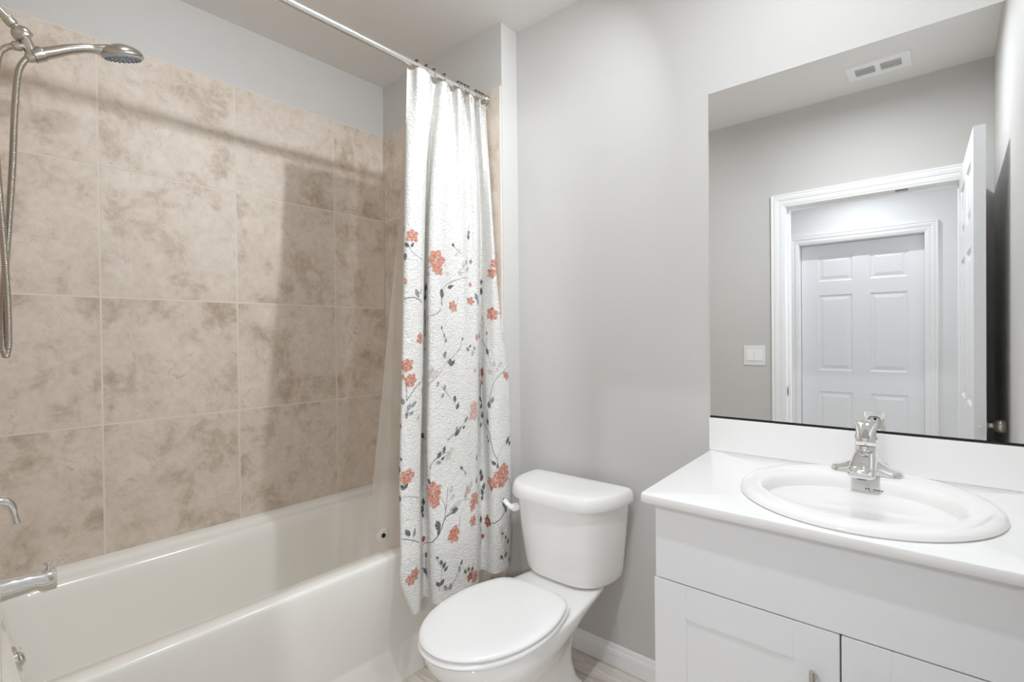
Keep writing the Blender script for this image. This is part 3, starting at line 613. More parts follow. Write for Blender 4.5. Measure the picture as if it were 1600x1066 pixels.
PRINTS = [
('F',0.0847,0.372,0.0216,0,'c'),
('L',0.026,0.438,0.0095,150,'d'),
('L',0.0183,0.4,0.022,0,'d'),
('L',0.0529,0.336,0.0183,300,'d'),
('L',0.0885,0.338,0.0154,30,'d'),
('L',0.0443,0.293,0.022,180,'d'),
('B',0.0472,0.206,0.0256,170,'c'),
('L',0.1203,0.163,0.0256,330,'m'),
('L',0.1501,0.172,0.0183,5,'p'),
('L',0.1983,0.252,0.0146,0,'d'),
('L',0.2791,0.197,0.0256,0,'d'),
('L',0.2695,0.159,0.0183,10,'d'),
('F',0.3985,0.297,0.0313,20,'c'),
('F',0.4062,0.26,0.0191,80,'c'),
('B',0.3465,0.242,0.0201,200,'c'),
('L',0.5072,0.367,0.0132,140,'d'),
('L',0.4293,0.169,0.0293,350,'d'),
('L',0.4822,0.197,0.022,75,'d'),
('L',0.4543,0.284,0.0146,10,'p'),
('L',0.4668,0.248,0.0161,40,'p'),
('F',0.5005,0.121,0.0181,10,'c'),
('B',0.3349,0.076,0.0329,180,'c'),
('F',0.1463,-0.003,0.0181,0,'c'),
('F',0.0616,-0.1,0.0216,0,'c'),
('B',0.0366,-0.141,0.022,180,'c'),
('F',0.0885,-0.152,0.0202,40,'c'),
('B',0.1896,-0.151,0.022,180,'r'),
('L',0.1858,-0.197,0.022,180,'d'),
('L',0.4293,0.037,0.011,0,'d'),
('L',0.4447,0.008,0.0146,350,'m'),
('L',0.4552,-0.011,0.0146,20,'m'),
('L',0.4466,-0.068,0.022,350,'m'),
('L',0.4533,-0.06,0.0146,15,'m'),
('L',0.486,-0.098,0.022,350,'d'),
('L',0.5005,-0.097,0.0183,40,'d'),
('L',0.4716,-0.094,0.0161,320,'m'),
('F',0.3821,-0.135,0.0174,0,'p'),
('B',0.41,-0.174,0.022,200,'c'),
('L',0.4485,-0.191,0.0183,10,'g'),
('L',0.4379,-0.22,0.0168,210,'g'),
('L',0.5082,-0.235,0.0183,0,'d'),
('L',0.5245,-0.266,0.0205,25,'d'),
('L',0.1078,-0.238,0.0205,50,'m'),
('L',0.0799,-0.246,0.0205,20,'m'),
('L',0.0366,-0.225,0.022,340,'m'),
('L',0.0693,-0.269,0.0183,20,'m'),
('L',0.0953,-0.269,0.0168,70,'m'),
('L',0.0674,-0.28,0.0132,170,'m'),
('L',0.1424,-0.291,0.0183,0,'p'),
('B',0.0212,-0.312,0.022,180,'r'),
('L',0.0375,-0.426,0.011,150,'d'),
('L',0.0,-0.462,0.0256,0,'d'),
('F',0.0741,-0.488,0.0223,20,'c'),
('L',0.0491,-0.521,0.0176,330,'d'),
('L',0.0712,-0.518,0.0161,30,'d'),
('L',0.026,-0.559,0.0183,180,'d'),
('L',0.2637,-0.38,0.022,150,'d'),
('L',0.333,-0.421,0.022,175,'d'),
('L',0.4244,-0.435,0.022,35,'d'),
('L',0.4504,-0.419,0.0183,20,'d'),
('L',0.4216,-0.462,0.0183,100,'m'),
('L',0.4427,-0.45,0.0146,60,'b'),
('F',0.4735,-0.443,0.0139,0,'p'),
('L',0.5217,-0.366,0.0256,40,'d'),
('L',0.538,-0.353,0.0146,20,'m'),
('L',0.3648,-0.526,0.0183,340,'d'),
('F',0.3908,-0.559,0.025,0,'c'),
('F',0.3908,-0.595,0.0195,60,'c'),
('L',0.2743,-0.619,0.0205,0,'d'),
('L',0.2628,-0.642,0.0183,340,'d'),
('L',0.1944,-0.56,0.0124,0,'b'),
('L',0.488,-0.566,0.022,30,'p'),
('L',0.4947,-0.594,0.0205,50,'p'),
('L',0.5072,-0.643,0.022,60,'d'),
('L',0.2628,-0.645,0.022,10,'d'),
('L',0.2656,-0.664,0.0146,340,'d'),
('L',0.0751,-0.671,0.022,325,'d'),
('L',0.1145,-0.678,0.0205,20,'m'),
('F',0.1155,-0.819,0.0195,30,'c'),
('F',0.0905,-0.829,0.0167,30,'c'),
('L',0.4052,-0.678,0.0315,345,'d'),
('L',0.4081,-0.701,0.0183,10,'d'),
('B',0.2666,-0.744,0.0256,10,'r'),
('B',0.2907,-0.802,0.0256,5,'r'),
('L',0.281,-0.861,0.022,330,'d'),
('F',0.5014,-0.714,0.016,20,'c'),
('F',0.4899,-0.732,0.016,50,'c'),
('L',0.3975,-0.788,0.011,130,'d'),
('L',0.4206,-0.808,0.0168,350,'d'),
('L',0.4379,-0.822,0.0183,20,'d'),
('L',0.4485,-0.837,0.0168,45,'d'),
('L',0.3985,-0.884,0.0183,330,'d'),
('L',0.4244,-0.881,0.0205,35,'d'),
('L',0.4456,-0.906,0.0183,330,'m'),
('L',0.4745,-0.909,0.0183,30,'m'),
('L',0.5034,-0.643,0.022,60,'d'),
('L',0.6246,0.411,0.0183,170,'d'),
('L',0.6295,0.431,0.0183,5,'m'),
('L',0.5053,0.365,0.0132,140,'d'),
('L',0.5448,0.346,0.0161,150,'p'),
('L',0.5245,0.329,0.0146,240,'p'),
('L',0.5775,0.289,0.022,20,'p'),
('L',0.5553,0.26,0.0234,10,'p'),
('L',0.6015,0.304,0.0183,25,'m'),
('L',0.642,0.311,0.0183,0,'m'),
('L',0.6083,0.277,0.0183,40,'b2'),
('B',0.6314,0.215,0.022,170,'c'),
('L',0.4928,0.2,0.0168,75,'d'),
('F',0.6343,0.146,0.0146,20,'c'),
('L',0.6843,0.165,0.0242,340,'t'),
('L',0.7007,0.145,0.0183,20,'t'),
('F',0.9625,0.315,0.0195,0,'c'),
('B',0.9625,0.331,0.0293,190,'c'),
('B',0.9644,0.277,0.022,190,'c'),
('F',0.9192,0.273,0.0181,60,'c'),
('L',0.8162,0.242,0.022,0,'d'),
('L',0.8152,0.2,0.0256,0,'d'),
('F',0.9105,0.097,0.025,10,'c'),
('B',0.8316,0.079,0.022,10,'c'),
('B',0.8701,0.014,0.0205,0,'c'),
('B',0.6843,0.0,0.0256,180,'c'),
('L',0.7228,0.004,0.0256,0,'b'),
('L',0.5977,-0.049,0.0146,310,'d'),
('L',0.6169,-0.037,0.0124,60,'d'),
('L',0.64,-0.065,0.0168,200,'b2'),
('L',0.6612,-0.046,0.0161,5,'m'),
('L',0.5611,-0.007,0.011,10,'d'),
('L',0.8701,-0.062,0.022,165,'d'),
('L',0.9105,-0.114,0.0183,0,'p'),
('L',0.9442,-0.118,0.022,40,'p'),
('L',0.8816,-0.146,0.0205,330,'p'),
('L',0.9259,-0.138,0.0161,30,'p'),
('F',0.9788,-0.165,0.016,30,'c'),
('F',0.8181,-0.153,0.0174,0,'r'),
('B',0.8094,-0.196,0.0183,180,'r'),
('B',0.6612,-0.135,0.0161,180,'c'),
('L',0.4812,-0.097,0.022,350,'d'),
('L',0.4957,-0.103,0.0168,45,'m'),
('L',0.8864,-0.266,0.022,30,'m'),
('L',0.8653,-0.286,0.022,0,'d'),
('L',0.7854,-0.269,0.022,150,'d'),
('L',0.7921,-0.298,0.0183,20,'d'),
('F',0.642,-0.28,0.0195,0,'k'),
('L',0.5091,-0.239,0.022,0,'m'),
('L',0.5255,-0.266,0.0183,30,'d'),
('F',0.64,-0.308,0.0209,0,'k'),
('L',0.5784,-0.321,0.022,40,'m'),
('L',0.5621,-0.35,0.0132,60,'d'),
('L',0.5226,-0.367,0.022,60,'d'),
('L',0.5197,-0.35,0.0146,20,'m'),
('L',0.6959,-0.334,0.022,150,'d'),
('L',0.7796,-0.379,0.0168,20,'d'),
('L',0.847,-0.357,0.0256,180,'d'),
('L',0.7988,-0.338,0.022,0,'d'),
('L',0.8383,-0.419,0.0146,340,'d'),
('L',0.846,-0.435,0.0132,40,'d'),
('L',0.9567,-0.44,0.0256,35,'d'),
('L',0.9721,-0.455,0.0183,60,'d'),
('L',0.6583,-0.48,0.0183,180,'g'),
('L',0.5457,-0.5,0.0146,140,'d'),
('L',0.5679,-0.521,0.0124,150,'g'),
('L',0.488,-0.425,0.0183,40,'p'),
('L',0.7652,-0.573,0.022,10,'d'),
('L',0.7729,-0.595,0.022,15,'b'),
('L',0.7883,-0.628,0.022,10,'d'),
('L',0.7748,-0.649,0.0205,340,'d'),
('L',0.7738,-0.67,0.0168,10,'d'),
('L',0.873,-0.522,0.0183,310,'d'),
('L',0.8951,-0.535,0.0146,0,'d'),
('F',0.9259,-0.56,0.0257,0,'c'),
('F',0.9172,-0.595,0.025,40,'c'),
('F',0.8912,-0.573,0.0167,80,'c'),
('F',0.8595,-0.601,0.0188,20,'c'),
('L',0.8556,-0.623,0.0146,190,'r'),
('L',0.9326,-0.687,0.0366,160,'d'),
('L',0.5794,-0.583,0.022,20,'b2'),
('L',0.6035,-0.57,0.022,25,'p'),
('L',0.5679,-0.601,0.022,10,'b2'),
('L',0.591,-0.592,0.0161,50,'b2'),
('L',0.6516,-0.566,0.0183,0,'m'),
('F',0.6314,-0.629,0.0216,20,'c'),
('F',0.6131,-0.649,0.0153,60,'c'),
('L',0.5043,-0.642,0.0183,60,'d'),
('L',0.4995,-0.643,0.0205,60,'d'),
('F',0.4966,-0.726,0.0216,20,'c'),
('F',0.5024,-0.711,0.0139,0,'c'),
('F',0.6121,-0.702,0.0174,30,'c'),
('L',0.7575,-0.746,0.022,0,'b'),
('F',0.82,-0.754,0.0188,0,'r'),
('L',0.7757,-0.82,0.0183,180,'r'),
('L',0.9403,-0.706,0.0256,160,'d'),
('L',0.922,-0.802,0.0124,300,'d'),
('L',0.9403,-0.823,0.0161,0,'d'),
('L',0.9548,-0.844,0.0183,20,'d'),
('L',0.9182,-0.896,0.0183,320,'d'),
('L',0.9432,-0.894,0.0183,30,'d'),
('L',0.9721,-0.926,0.0183,50,'d'),
('L',0.5428,-0.836,0.0161,20,'d'),
('L',0.5303,-0.857,0.0183,0,'m'),
('L',0.565,-0.878,0.0161,330,'b'),
('L',0.5852,-0.874,0.0161,350,'b'),
('L',0.6064,-0.882,0.0183,20,'b'),
('F',0.591,-0.905,0.0139,0,'r'),
('F',0.6295,-0.919,0.0195,50,'c'),
('L',0.4735,-0.906,0.0183,20,'m'),
]
STEMS = [
('d',2.2,[(0.0337,0.138),(0.05,0.141),(0.0606,0.142),(0.0712,0.145),(0.0828,0.145),(0.0943,0.146),(0.1049,0.146),(0.1155,0.144),(0.1261,0.141),(0.1386,0.139),(0.1453,0.135),(0.153,0.132),(0.1617,0.13)]),
('m',1.4,[(0.052,0.351),(0.0577,0.343),(0.0626,0.338),(0.0683,0.332),(0.0731,0.327),(0.078,0.321),(0.0828,0.315),(0.0934,0.31),(0.103,0.305),(0.1145,0.301),(0.128,0.297),(0.1424,0.293),(0.1617,0.29)]),
('d',2.0,[(0.3311,0.265),(0.3426,0.266),(0.3561,0.267),(0.3657,0.27),(0.3744,0.273),(0.3821,0.276),(0.3898,0.28)]),
('m',1.6,[(0.4379,0.189),(0.4475,0.196),(0.4572,0.201),(0.4668,0.208),(0.4793,0.213),(0.4918,0.217),(0.5053,0.222),(0.5178,0.225),(0.5303,0.228),(0.5438,0.231)]),
('d',2.6,[(0.4293,0.121),(0.4283,0.132),(0.4283,0.144),(0.4273,0.155),(0.4264,0.163),(0.4244,0.172),(0.4225,0.18)]),
('d',2.4,[(0.1829,0.249),(0.1906,0.231),(0.1963,0.214)]),
('d',2.4,[(0.2666,0.201),(0.2666,0.183),(0.2666,0.163),(0.2666,0.145)]),
('d',2.2,[(0.2676,0.107),(0.2714,0.094),(0.2753,0.082),(0.2753,0.069),(0.2743,0.056),(0.2743,0.044),(0.2762,0.037),(0.2782,0.028),(0.2791,0.021),(0.2733,0.013),(0.2666,0.004)]),
('d',2.2,[(0.1963,-0.004),(0.1915,-0.011),(0.1838,-0.017),(0.1771,-0.022),(0.1858,-0.028),(0.1963,-0.035)]),
('d',2.2,[(0.2705,-0.042),(0.2743,-0.046),(0.2772,-0.051),(0.281,-0.053)]),
('d',1.8,[(0.3609,0.08),(0.3754,0.083),(0.3879,0.086),(0.3994,0.089),(0.4052,0.092),(0.41,0.094),(0.4148,0.097),(0.4177,0.101),(0.4216,0.106),(0.4244,0.11)]),
('m',1.4,[(0.4293,0.035),(0.4341,0.025),(0.4389,0.017),(0.4447,0.008),(0.4475,0.003),(0.4504,-0.003),(0.4533,-0.01)]),
('m',1.4,[(0.4418,-0.108),(0.4533,-0.103),(0.4649,-0.097),(0.4774,-0.091),(0.4889,-0.083),(0.5005,-0.075),(0.512,-0.066),(0.5236,-0.059),(0.5342,-0.052),(0.5457,-0.045)]),
('m',1.8,[(0.3417,-0.182),(0.359,-0.174),(0.3715,-0.167),(0.3831,-0.162),(0.3927,-0.156),(0.4004,-0.151),(0.409,-0.146),(0.4167,-0.139),(0.4244,-0.131),(0.4331,-0.124)]),
('m',1.6,[(0.4283,-0.183),(0.437,-0.19),(0.4456,-0.198),(0.4543,-0.205),(0.4639,-0.214),(0.4735,-0.222),(0.4832,-0.229),(0.4851,-0.232),(0.487,-0.235),(0.4889,-0.238)]),
('d',2.0,[(0.0654,-0.225),(0.0751,-0.215),(0.0857,-0.207),(0.0953,-0.197),(0.1039,-0.189),(0.1136,-0.182),(0.1251,-0.174),(0.1357,-0.17),(0.1482,-0.167),(0.1646,-0.163)]),
('d',1.8,[(0.0654,-0.225),(0.0645,-0.214),(0.0645,-0.203),(0.0645,-0.191),(0.0626,-0.182),(0.0606,-0.172),(0.0597,-0.162),(0.0539,-0.149),(0.0481,-0.136),(0.0404,-0.124)]),
('d',2.0,[(0.2647,-0.373),(0.2762,-0.383),(0.2859,-0.39),(0.3205,-0.388),(0.3359,-0.388),(0.3369,-0.402),(0.3378,-0.418),(0.3388,-0.432),(0.3397,-0.443),(0.3455,-0.453),(0.3513,-0.463),(0.3523,-0.478),(0.3523,-0.495),(0.3532,-0.511)]),
('d',2.0,[(0.3725,-0.481),(0.3744,-0.476),(0.3773,-0.47),(0.3792,-0.464),(0.3898,-0.459),(0.3994,-0.452),(0.409,-0.446),(0.4177,-0.443),(0.4273,-0.439),(0.437,-0.436),(0.4437,-0.433),(0.4514,-0.432),(0.4581,-0.429)]),
('m',1.6,[(0.3725,-0.481),(0.3715,-0.491),(0.3705,-0.5),(0.3686,-0.509),(0.3696,-0.515),(0.3705,-0.522),(0.3715,-0.529)]),
('m',1.4,[(0.4629,-0.388),(0.4716,-0.384),(0.4812,-0.381),(0.4899,-0.377),(0.5005,-0.374),(0.5111,-0.37),(0.5217,-0.367)]),
('m',1.4,[(0.0289,-0.556),(0.052,-0.553),(0.0674,-0.553),(0.0818,-0.553),(0.0962,-0.556),(0.1126,-0.56),(0.1309,-0.564),(0.1424,-0.567),(0.1569,-0.571),(0.1752,-0.576)]),
('m',1.6,[(0.4129,-0.574),(0.4216,-0.581),(0.4302,-0.588),(0.4389,-0.595),(0.4427,-0.602),(0.4466,-0.609),(0.4504,-0.616),(0.4514,-0.623),(0.4514,-0.629),(0.4524,-0.636)]),
('m',1.8,[(0.4524,-0.636),(0.4552,-0.625),(0.4591,-0.614),(0.462,-0.601),(0.4649,-0.587),(0.4678,-0.573),(0.4697,-0.557)]),
('m',1.5,[(0.4793,-0.638),(0.4889,-0.635),(0.4976,-0.632),(0.5072,-0.629),(0.5178,-0.628),(0.5294,-0.626),(0.5399,-0.623)]),
('d',2.2,[(0.0414,-0.688),(0.0577,-0.69),(0.0712,-0.691),(0.0818,-0.694),(0.0934,-0.698),(0.1039,-0.701),(0.1184,-0.706),(0.1347,-0.712),(0.1578,-0.721)]),
('d',3.0,[(0.3474,-0.737),(0.3571,-0.735),(0.3657,-0.732),(0.3734,-0.73),(0.384,-0.723),(0.3936,-0.719),(0.4023,-0.714),(0.41,-0.706),(0.4177,-0.698),(0.4264,-0.691),(0.4302,-0.684),(0.4341,-0.677),(0.4389,-0.67),(0.4437,-0.666),(0.4485,-0.661),(0.4533,-0.656),(0.4639,-0.653),(0.4745,-0.652),(0.4851,-0.649),(0.4976,-0.646),(0.5101,-0.645),(0.5226,-0.642)]),
('m',2.2,[(0.4389,-0.67),(0.4437,-0.661),(0.4475,-0.652),(0.4514,-0.643),(0.4543,-0.635),(0.4562,-0.626),(0.4591,-0.618)]),
('m',1.4,[(0.4514,-0.656),(0.462,-0.65),(0.4735,-0.645),(0.4851,-0.639),(0.4947,-0.635),(0.5053,-0.632),(0.5159,-0.628)]),
('d',2.0,[(0.2579,-0.767),(0.2705,-0.763),(0.282,-0.756),(0.2916,-0.756),(0.3099,-0.752),(0.3301,-0.744)]),
('d',2.2,[(0.2868,-0.818),(0.2878,-0.83),(0.2887,-0.842),(0.2897,-0.853),(0.2916,-0.864),(0.2926,-0.875),(0.2945,-0.887)]),
('d',2.6,[(0.2531,-0.846),(0.2618,-0.853),(0.2695,-0.857),(0.2772,-0.866),(0.2849,-0.871),(0.2916,-0.878)]),
('m',1.3,[(0.3975,-0.794),(0.4062,-0.804),(0.4148,-0.815),(0.4235,-0.826),(0.4235,-0.837),(0.4225,-0.849),(0.4225,-0.86),(0.4177,-0.877),(0.4119,-0.894),(0.4062,-0.909)]),
('m',1.3,[(0.5188,-0.711),(0.5226,-0.705),(0.5265,-0.699),(0.5303,-0.694),(0.5322,-0.687),(0.5342,-0.681),(0.5371,-0.676)]),
('m',1.4,[(0.4572,-0.912),(0.4697,-0.908),(0.4812,-0.902),(0.4928,-0.896),(0.5063,-0.891),(0.5197,-0.885),(0.5332,-0.88)]),
('m',1.4,[(0.4774,0.211),(0.4918,0.215),(0.5072,0.221),(0.5217,0.227),(0.5371,0.229),(0.5525,0.232),(0.5688,0.237),(0.5861,0.238),(0.6035,0.239),(0.6237,0.242)]),
('m',1.3,[(0.6314,0.431),(0.6343,0.445),(0.6381,0.459),(0.641,0.472)]),
('m',1.3,[(0.512,0.363),(0.5207,0.358),(0.5294,0.352),(0.538,0.346),(0.5496,0.341),(0.5611,0.336),(0.5717,0.331)]),
('d',2.6,[(0.7392,0.172),(0.7363,0.149),(0.7305,0.127)]),
('m',1.3,[(0.5294,0.13),(0.5313,0.139),(0.5342,0.149),(0.5361,0.159)]),
('p',1.3,[(0.6766,0.307),(0.6891,0.303),(0.7055,0.298),(0.7238,0.297)]),
('d',2.0,[(0.8181,-0.008),(0.8287,-0.017),(0.8383,-0.025),(0.847,-0.032),(0.8537,-0.039),(0.8604,-0.046),(0.8662,-0.053),(0.8691,-0.063),(0.873,-0.072),(0.8758,-0.082)]),
('d',1.9,[(0.9471,0.097),(0.9586,0.1),(0.9885,0.103),(0.9923,0.104),(0.9875,0.108),(0.9846,0.113)]),
('m',1.5,[(0.8691,-0.004),(0.8672,-0.013),(0.8653,-0.021),(0.8643,-0.028),(0.8662,-0.038),(0.8681,-0.048),(0.8701,-0.058)]),
('d',1.8,[(0.8508,0.066),(0.8422,0.058),(0.8345,0.048),(0.8248,0.039)]),
('p',1.6,[(0.8758,-0.082),(0.8816,-0.094),(0.8874,-0.106),(0.8932,-0.118),(0.8961,-0.129),(0.8989,-0.142),(0.9028,-0.153),(0.9028,-0.165),(0.9028,-0.174),(0.9028,-0.186)]),
('m',2.2,[(0.8604,-0.298),(0.8662,-0.28),(0.871,-0.263),(0.8758,-0.246),(0.8845,-0.229),(0.8912,-0.214),(0.8989,-0.198),(0.9095,-0.187),(0.9192,-0.176),(0.9288,-0.166),(0.9394,-0.16),(0.95,-0.153),(0.9615,-0.148),(0.9731,-0.141),(0.9865,-0.132),(1.0,-0.125)]),
('d',2.4,[(0.7911,-0.207),(0.7902,-0.224),(0.7892,-0.241),(0.7873,-0.258),(0.7911,-0.267),(0.795,-0.276),(0.7988,-0.286),(0.7988,-0.294),(0.7998,-0.303),(0.7998,-0.311)]),
('m',1.4,[(0.4957,-0.08),(0.5043,-0.073),(0.513,-0.066),(0.5226,-0.059),(0.5303,-0.052),(0.539,-0.045),(0.5476,-0.037),(0.5515,-0.027),(0.5563,-0.017),(0.5611,-0.007)]),
('r',1.6,[(0.8171,-0.162),(0.8114,-0.174),(0.8065,-0.187),(0.8027,-0.2),(0.7979,-0.207),(0.794,-0.215),(0.7902,-0.224)]),
('d',2.0,[(0.7998,-0.314),(0.7998,-0.328),(0.7998,-0.341),(0.7998,-0.355),(0.8017,-0.362),(0.8037,-0.369),(0.8065,-0.374),(0.821,-0.377),(0.8306,-0.38),(0.8412,-0.381),(0.846,-0.39),(0.8508,-0.398),(0.8556,-0.407),(0.8585,-0.417),(0.8604,-0.428),(0.8624,-0.438),(0.8662,-0.45),(0.8691,-0.463),(0.872,-0.476),(0.8797,-0.487),(0.8864,-0.497),(0.8932,-0.508),(0.8951,-0.516),(0.8961,-0.524),(0.898,-0.532)]),
('d',2.2,[(0.8527,-0.305),(0.8508,-0.321),(0.8479,-0.338),(0.845,-0.353)]),
('m',1.8,[(0.4716,-0.387),(0.4822,-0.381),(0.4928,-0.376),(0.5034,-0.37),(0.5159,-0.364),(0.5284,-0.359),(0.5419,-0.353),(0.5553,-0.342),(0.5698,-0.329),(0.5852,-0.318)]),
('m',1.6,[(0.9105,-0.471),(0.9163,-0.467),(0.922,-0.463),(0.9278,-0.459),(0.9346,-0.455),(0.9423,-0.45),(0.95,-0.448),(0.9605,-0.438),(0.975,-0.429),(0.999,-0.421)]),
('m',1.4,[(0.9047,-0.483),(0.9018,-0.491),(0.8989,-0.5),(0.8961,-0.508)]),
('b',2.0,[(0.9442,-0.583),(0.95,-0.591),(0.9567,-0.598),(0.9644,-0.607),(0.9682,-0.619),(0.9731,-0.632),(0.9779,-0.645),(0.9788,-0.656),(0.9827,-0.668),(0.9836,-0.68),(0.9827,-0.691),(0.9808,-0.702),(0.9779,-0.712)]),
('m',1.4,[(0.4774,-0.638),(0.487,-0.632),(0.4966,-0.628),(0.5053,-0.622),(0.5178,-0.619),(0.5313,-0.618),(0.5438,-0.615),(0.5611,-0.616),(0.5784,-0.619),(0.5958,-0.622)]),
('m',1.3,[(0.5399,-0.495),(0.5476,-0.501),(0.5553,-0.508),(0.563,-0.514),(0.5659,-0.519),(0.5688,-0.526),(0.5707,-0.532)]),
('d',2.2,[(0.6959,-0.581),(0.6882,-0.597),(0.692,-0.622),(0.6949,-0.647)]),
('d',2.8,[(0.8402,-0.757),(0.8527,-0.756),(0.8662,-0.753),(0.8778,-0.753),(0.8864,-0.749),(0.8941,-0.746),(0.9028,-0.744),(0.9095,-0.74),(0.9153,-0.735),(0.922,-0.732),(0.9288,-0.725),(0.9346,-0.718),(0.9403,-0.711),(0.9442,-0.706),(0.948,-0.704),(0.9519,-0.699)]),
('m',1.3,[(0.514,-0.714),(0.5197,-0.708),(0.5255,-0.702),(0.5313,-0.697),(0.5332,-0.687),(0.5351,-0.676),(0.5371,-0.666)]),
('m',1.3,[(0.4658,-0.654),(0.4774,-0.65),(0.488,-0.646),(0.4995,-0.642),(0.5082,-0.642),(0.5159,-0.64),(0.5236,-0.64)]),
('m',1.3,[(0.6362,-0.702),(0.6477,-0.701),(0.6603,-0.699),(0.6766,-0.699)]),
('m',1.4,[(0.9413,-0.828),(0.9413,-0.84),(0.9413,-0.853),(0.9423,-0.867),(0.9374,-0.884),(0.9346,-0.902),(0.9307,-0.92)]),
('m',1.4,[(0.5361,-0.837),(0.5322,-0.847),(0.5294,-0.857),(0.5255,-0.867),(0.5149,-0.877),(0.5053,-0.887),(0.4966,-0.898),(0.4899,-0.904),(0.4841,-0.911),(0.4793,-0.918)]),
('d',2.2,[(0.7565,-0.78),(0.7594,-0.795),(0.7613,-0.811),(0.7594,-0.83),(0.7565,-0.849)]),
('m',1.3,[(0.5861,-0.889),(0.5804,-0.881),(0.5765,-0.874),(0.5707,-0.866)]),
]
CURTAIN = [
(1.012,[(-1.535,1.198),(-1.54,1.2138),(-1.53,1.221),(-1.503,1.2237),(-1.497,1.2525),(-1.512,1.2901),(-1.54,1.3202),(-1.553,1.3411),(-1.548,1.3535),(-1.525,1.3502),(-1.508,1.3553),(-1.512,1.3791),(-1.535,1.412),(-1.55,1.4345),(-1.535,1.4385),(-1.508,1.4346),(-1.518,1.4657),(-1.548,1.5018),(-1.54,1.509),(-1.507,1.4992),(-1.52,1.5347),(-1.548,1.5685),(-1.53,1.564),(-1.512,1.5652),(-1.54,1.6019),(-1.52,1.6052),(-1.53,1.612)]),
(0.500,[(-1.527,1.1722),(-1.503,1.1596),(-1.486,1.1697),(-1.484,1.1975),(-1.491,1.2273),(-1.53,1.2733),(-1.557,1.2941),(-1.565,1.3104),(-1.547,1.3051),(-1.51,1.2804),(-1.489,1.2881),(-1.486,1.3178),(-1.5,1.3569),(-1.506,1.3896),(-1.5,1.412),(-1.489,1.4299),(-1.503,1.4687),(-1.501,1.4888),(-1.486,1.5038),(-1.503,1.5401),(-1.542,1.5858),(-1.56,1.6062),(-1.552,1.612),(-1.527,1.6043),(-1.491,1.5984),(-1.489,1.612),(-1.512,1.612)]),
(-0.150,[(-1.489,1.119),(-1.472,1.1132),(-1.46,1.1308),(-1.458,1.1579),(-1.465,1.1855),(-1.484,1.2115),(-1.537,1.2517),(-1.547,1.2725),(-1.527,1.2687),(-1.479,1.2349),(-1.458,1.2419),(-1.451,1.2704),(-1.449,1.3008),(-1.449,1.3338),(-1.447,1.3657),(-1.444,1.394),(-1.446,1.4242),(-1.447,1.4469),(-1.454,1.4723),(-1.479,1.5052),(-1.527,1.5522),(-1.532,1.575),(-1.489,1.5541),(-1.461,1.556),(-1.438,1.5707),(-1.43,1.6062),(-1.432,1.6333)]),
(-0.500,[(-1.461,1.0843),(-1.446,1.0799),(-1.435,1.0976),(-1.434,1.1248),(-1.442,1.1512),(-1.461,1.1768),(-1.522,1.2232),(-1.535,1.2477),(-1.515,1.247),(-1.456,1.2041),(-1.431,1.2073),(-1.422,1.2333),(-1.416,1.2624),(-1.413,1.295),(-1.41,1.3285),(-1.409,1.3614),(-1.413,1.3966),(-1.419,1.424),(-1.441,1.4583),(-1.505,1.5203),(-1.518,1.5511),(-1.5,1.56),(-1.444,1.5283),(-1.421,1.5386),(-1.414,1.5745),(-1.416,1.6175),(-1.424,1.6435)]),
(-0.740,[(-1.4216,1.0552),(-1.4085,1.0533),(-1.3998,1.0722),(-1.3998,1.0996),(-1.4085,1.1248),(-1.4303,1.1497),(-1.4607,1.1714),(-1.4694,1.1964),(-1.4477,1.1995),(-1.4129,1.1793),(-1.3911,1.1845),(-1.3824,1.2071),(-1.3772,1.2331),(-1.3737,1.2614),(-1.372,1.292),(-1.372,1.325),(-1.3755,1.3624),(-1.3842,1.3921),(-1.4042,1.4213),(-1.4433,1.4557),(-1.4564,1.4915),(-1.439,1.5),(-1.4085,1.4943),(-1.3868,1.5013),(-1.3781,1.5304),(-1.3824,1.5751),(-1.3998,1.6115)]),
(-0.840,[(-1.4216,1.0537),(-1.4085,1.0518),(-1.3998,1.0707),(-1.3998,1.0981),(-1.4085,1.1233),(-1.4303,1.1481),(-1.4607,1.1698),(-1.4694,1.1948),(-1.4477,1.1979),(-1.4129,1.1777),(-1.3911,1.183),(-1.3824,1.2055),(-1.3772,1.2316),(-1.3737,1.2598),(-1.372,1.2904),(-1.372,1.3234),(-1.3755,1.3608),(-1.3842,1.3905),(-1.4042,1.4197),(-1.4433,1.4541),(-1.4564,1.4899),(-1.439,1.4983),(-1.4085,1.4926),(-1.3868,1.4997),(-1.3781,1.5288),(-1.3824,1.5734),(-1.3998,1.6099)]),
(-0.957,[(-1.4085,1.0921),(-1.4042,1.0928),(-1.3981,1.0949),(-1.3964,1.1047),(-1.4042,1.1223),(-1.4259,1.1442),(-1.4564,1.1704),(-1.4651,1.1955),(-1.4477,1.2022),(-1.4129,1.1848),(-1.3911,1.1871),(-1.3824,1.2067),(-1.3772,1.2297),(-1.3737,1.2579),(-1.372,1.2885),(-1.372,1.3215),(-1.3755,1.3555),(-1.3842,1.3851),(-1.4042,1.4161),(-1.4433,1.4522),(-1.4564,1.4843),(-1.439,1.4927),(-1.4085,1.487),(-1.3868,1.494),(-1.3781,1.523),(-1.3824,1.5635),(-1.3998,1.5997)]),
]


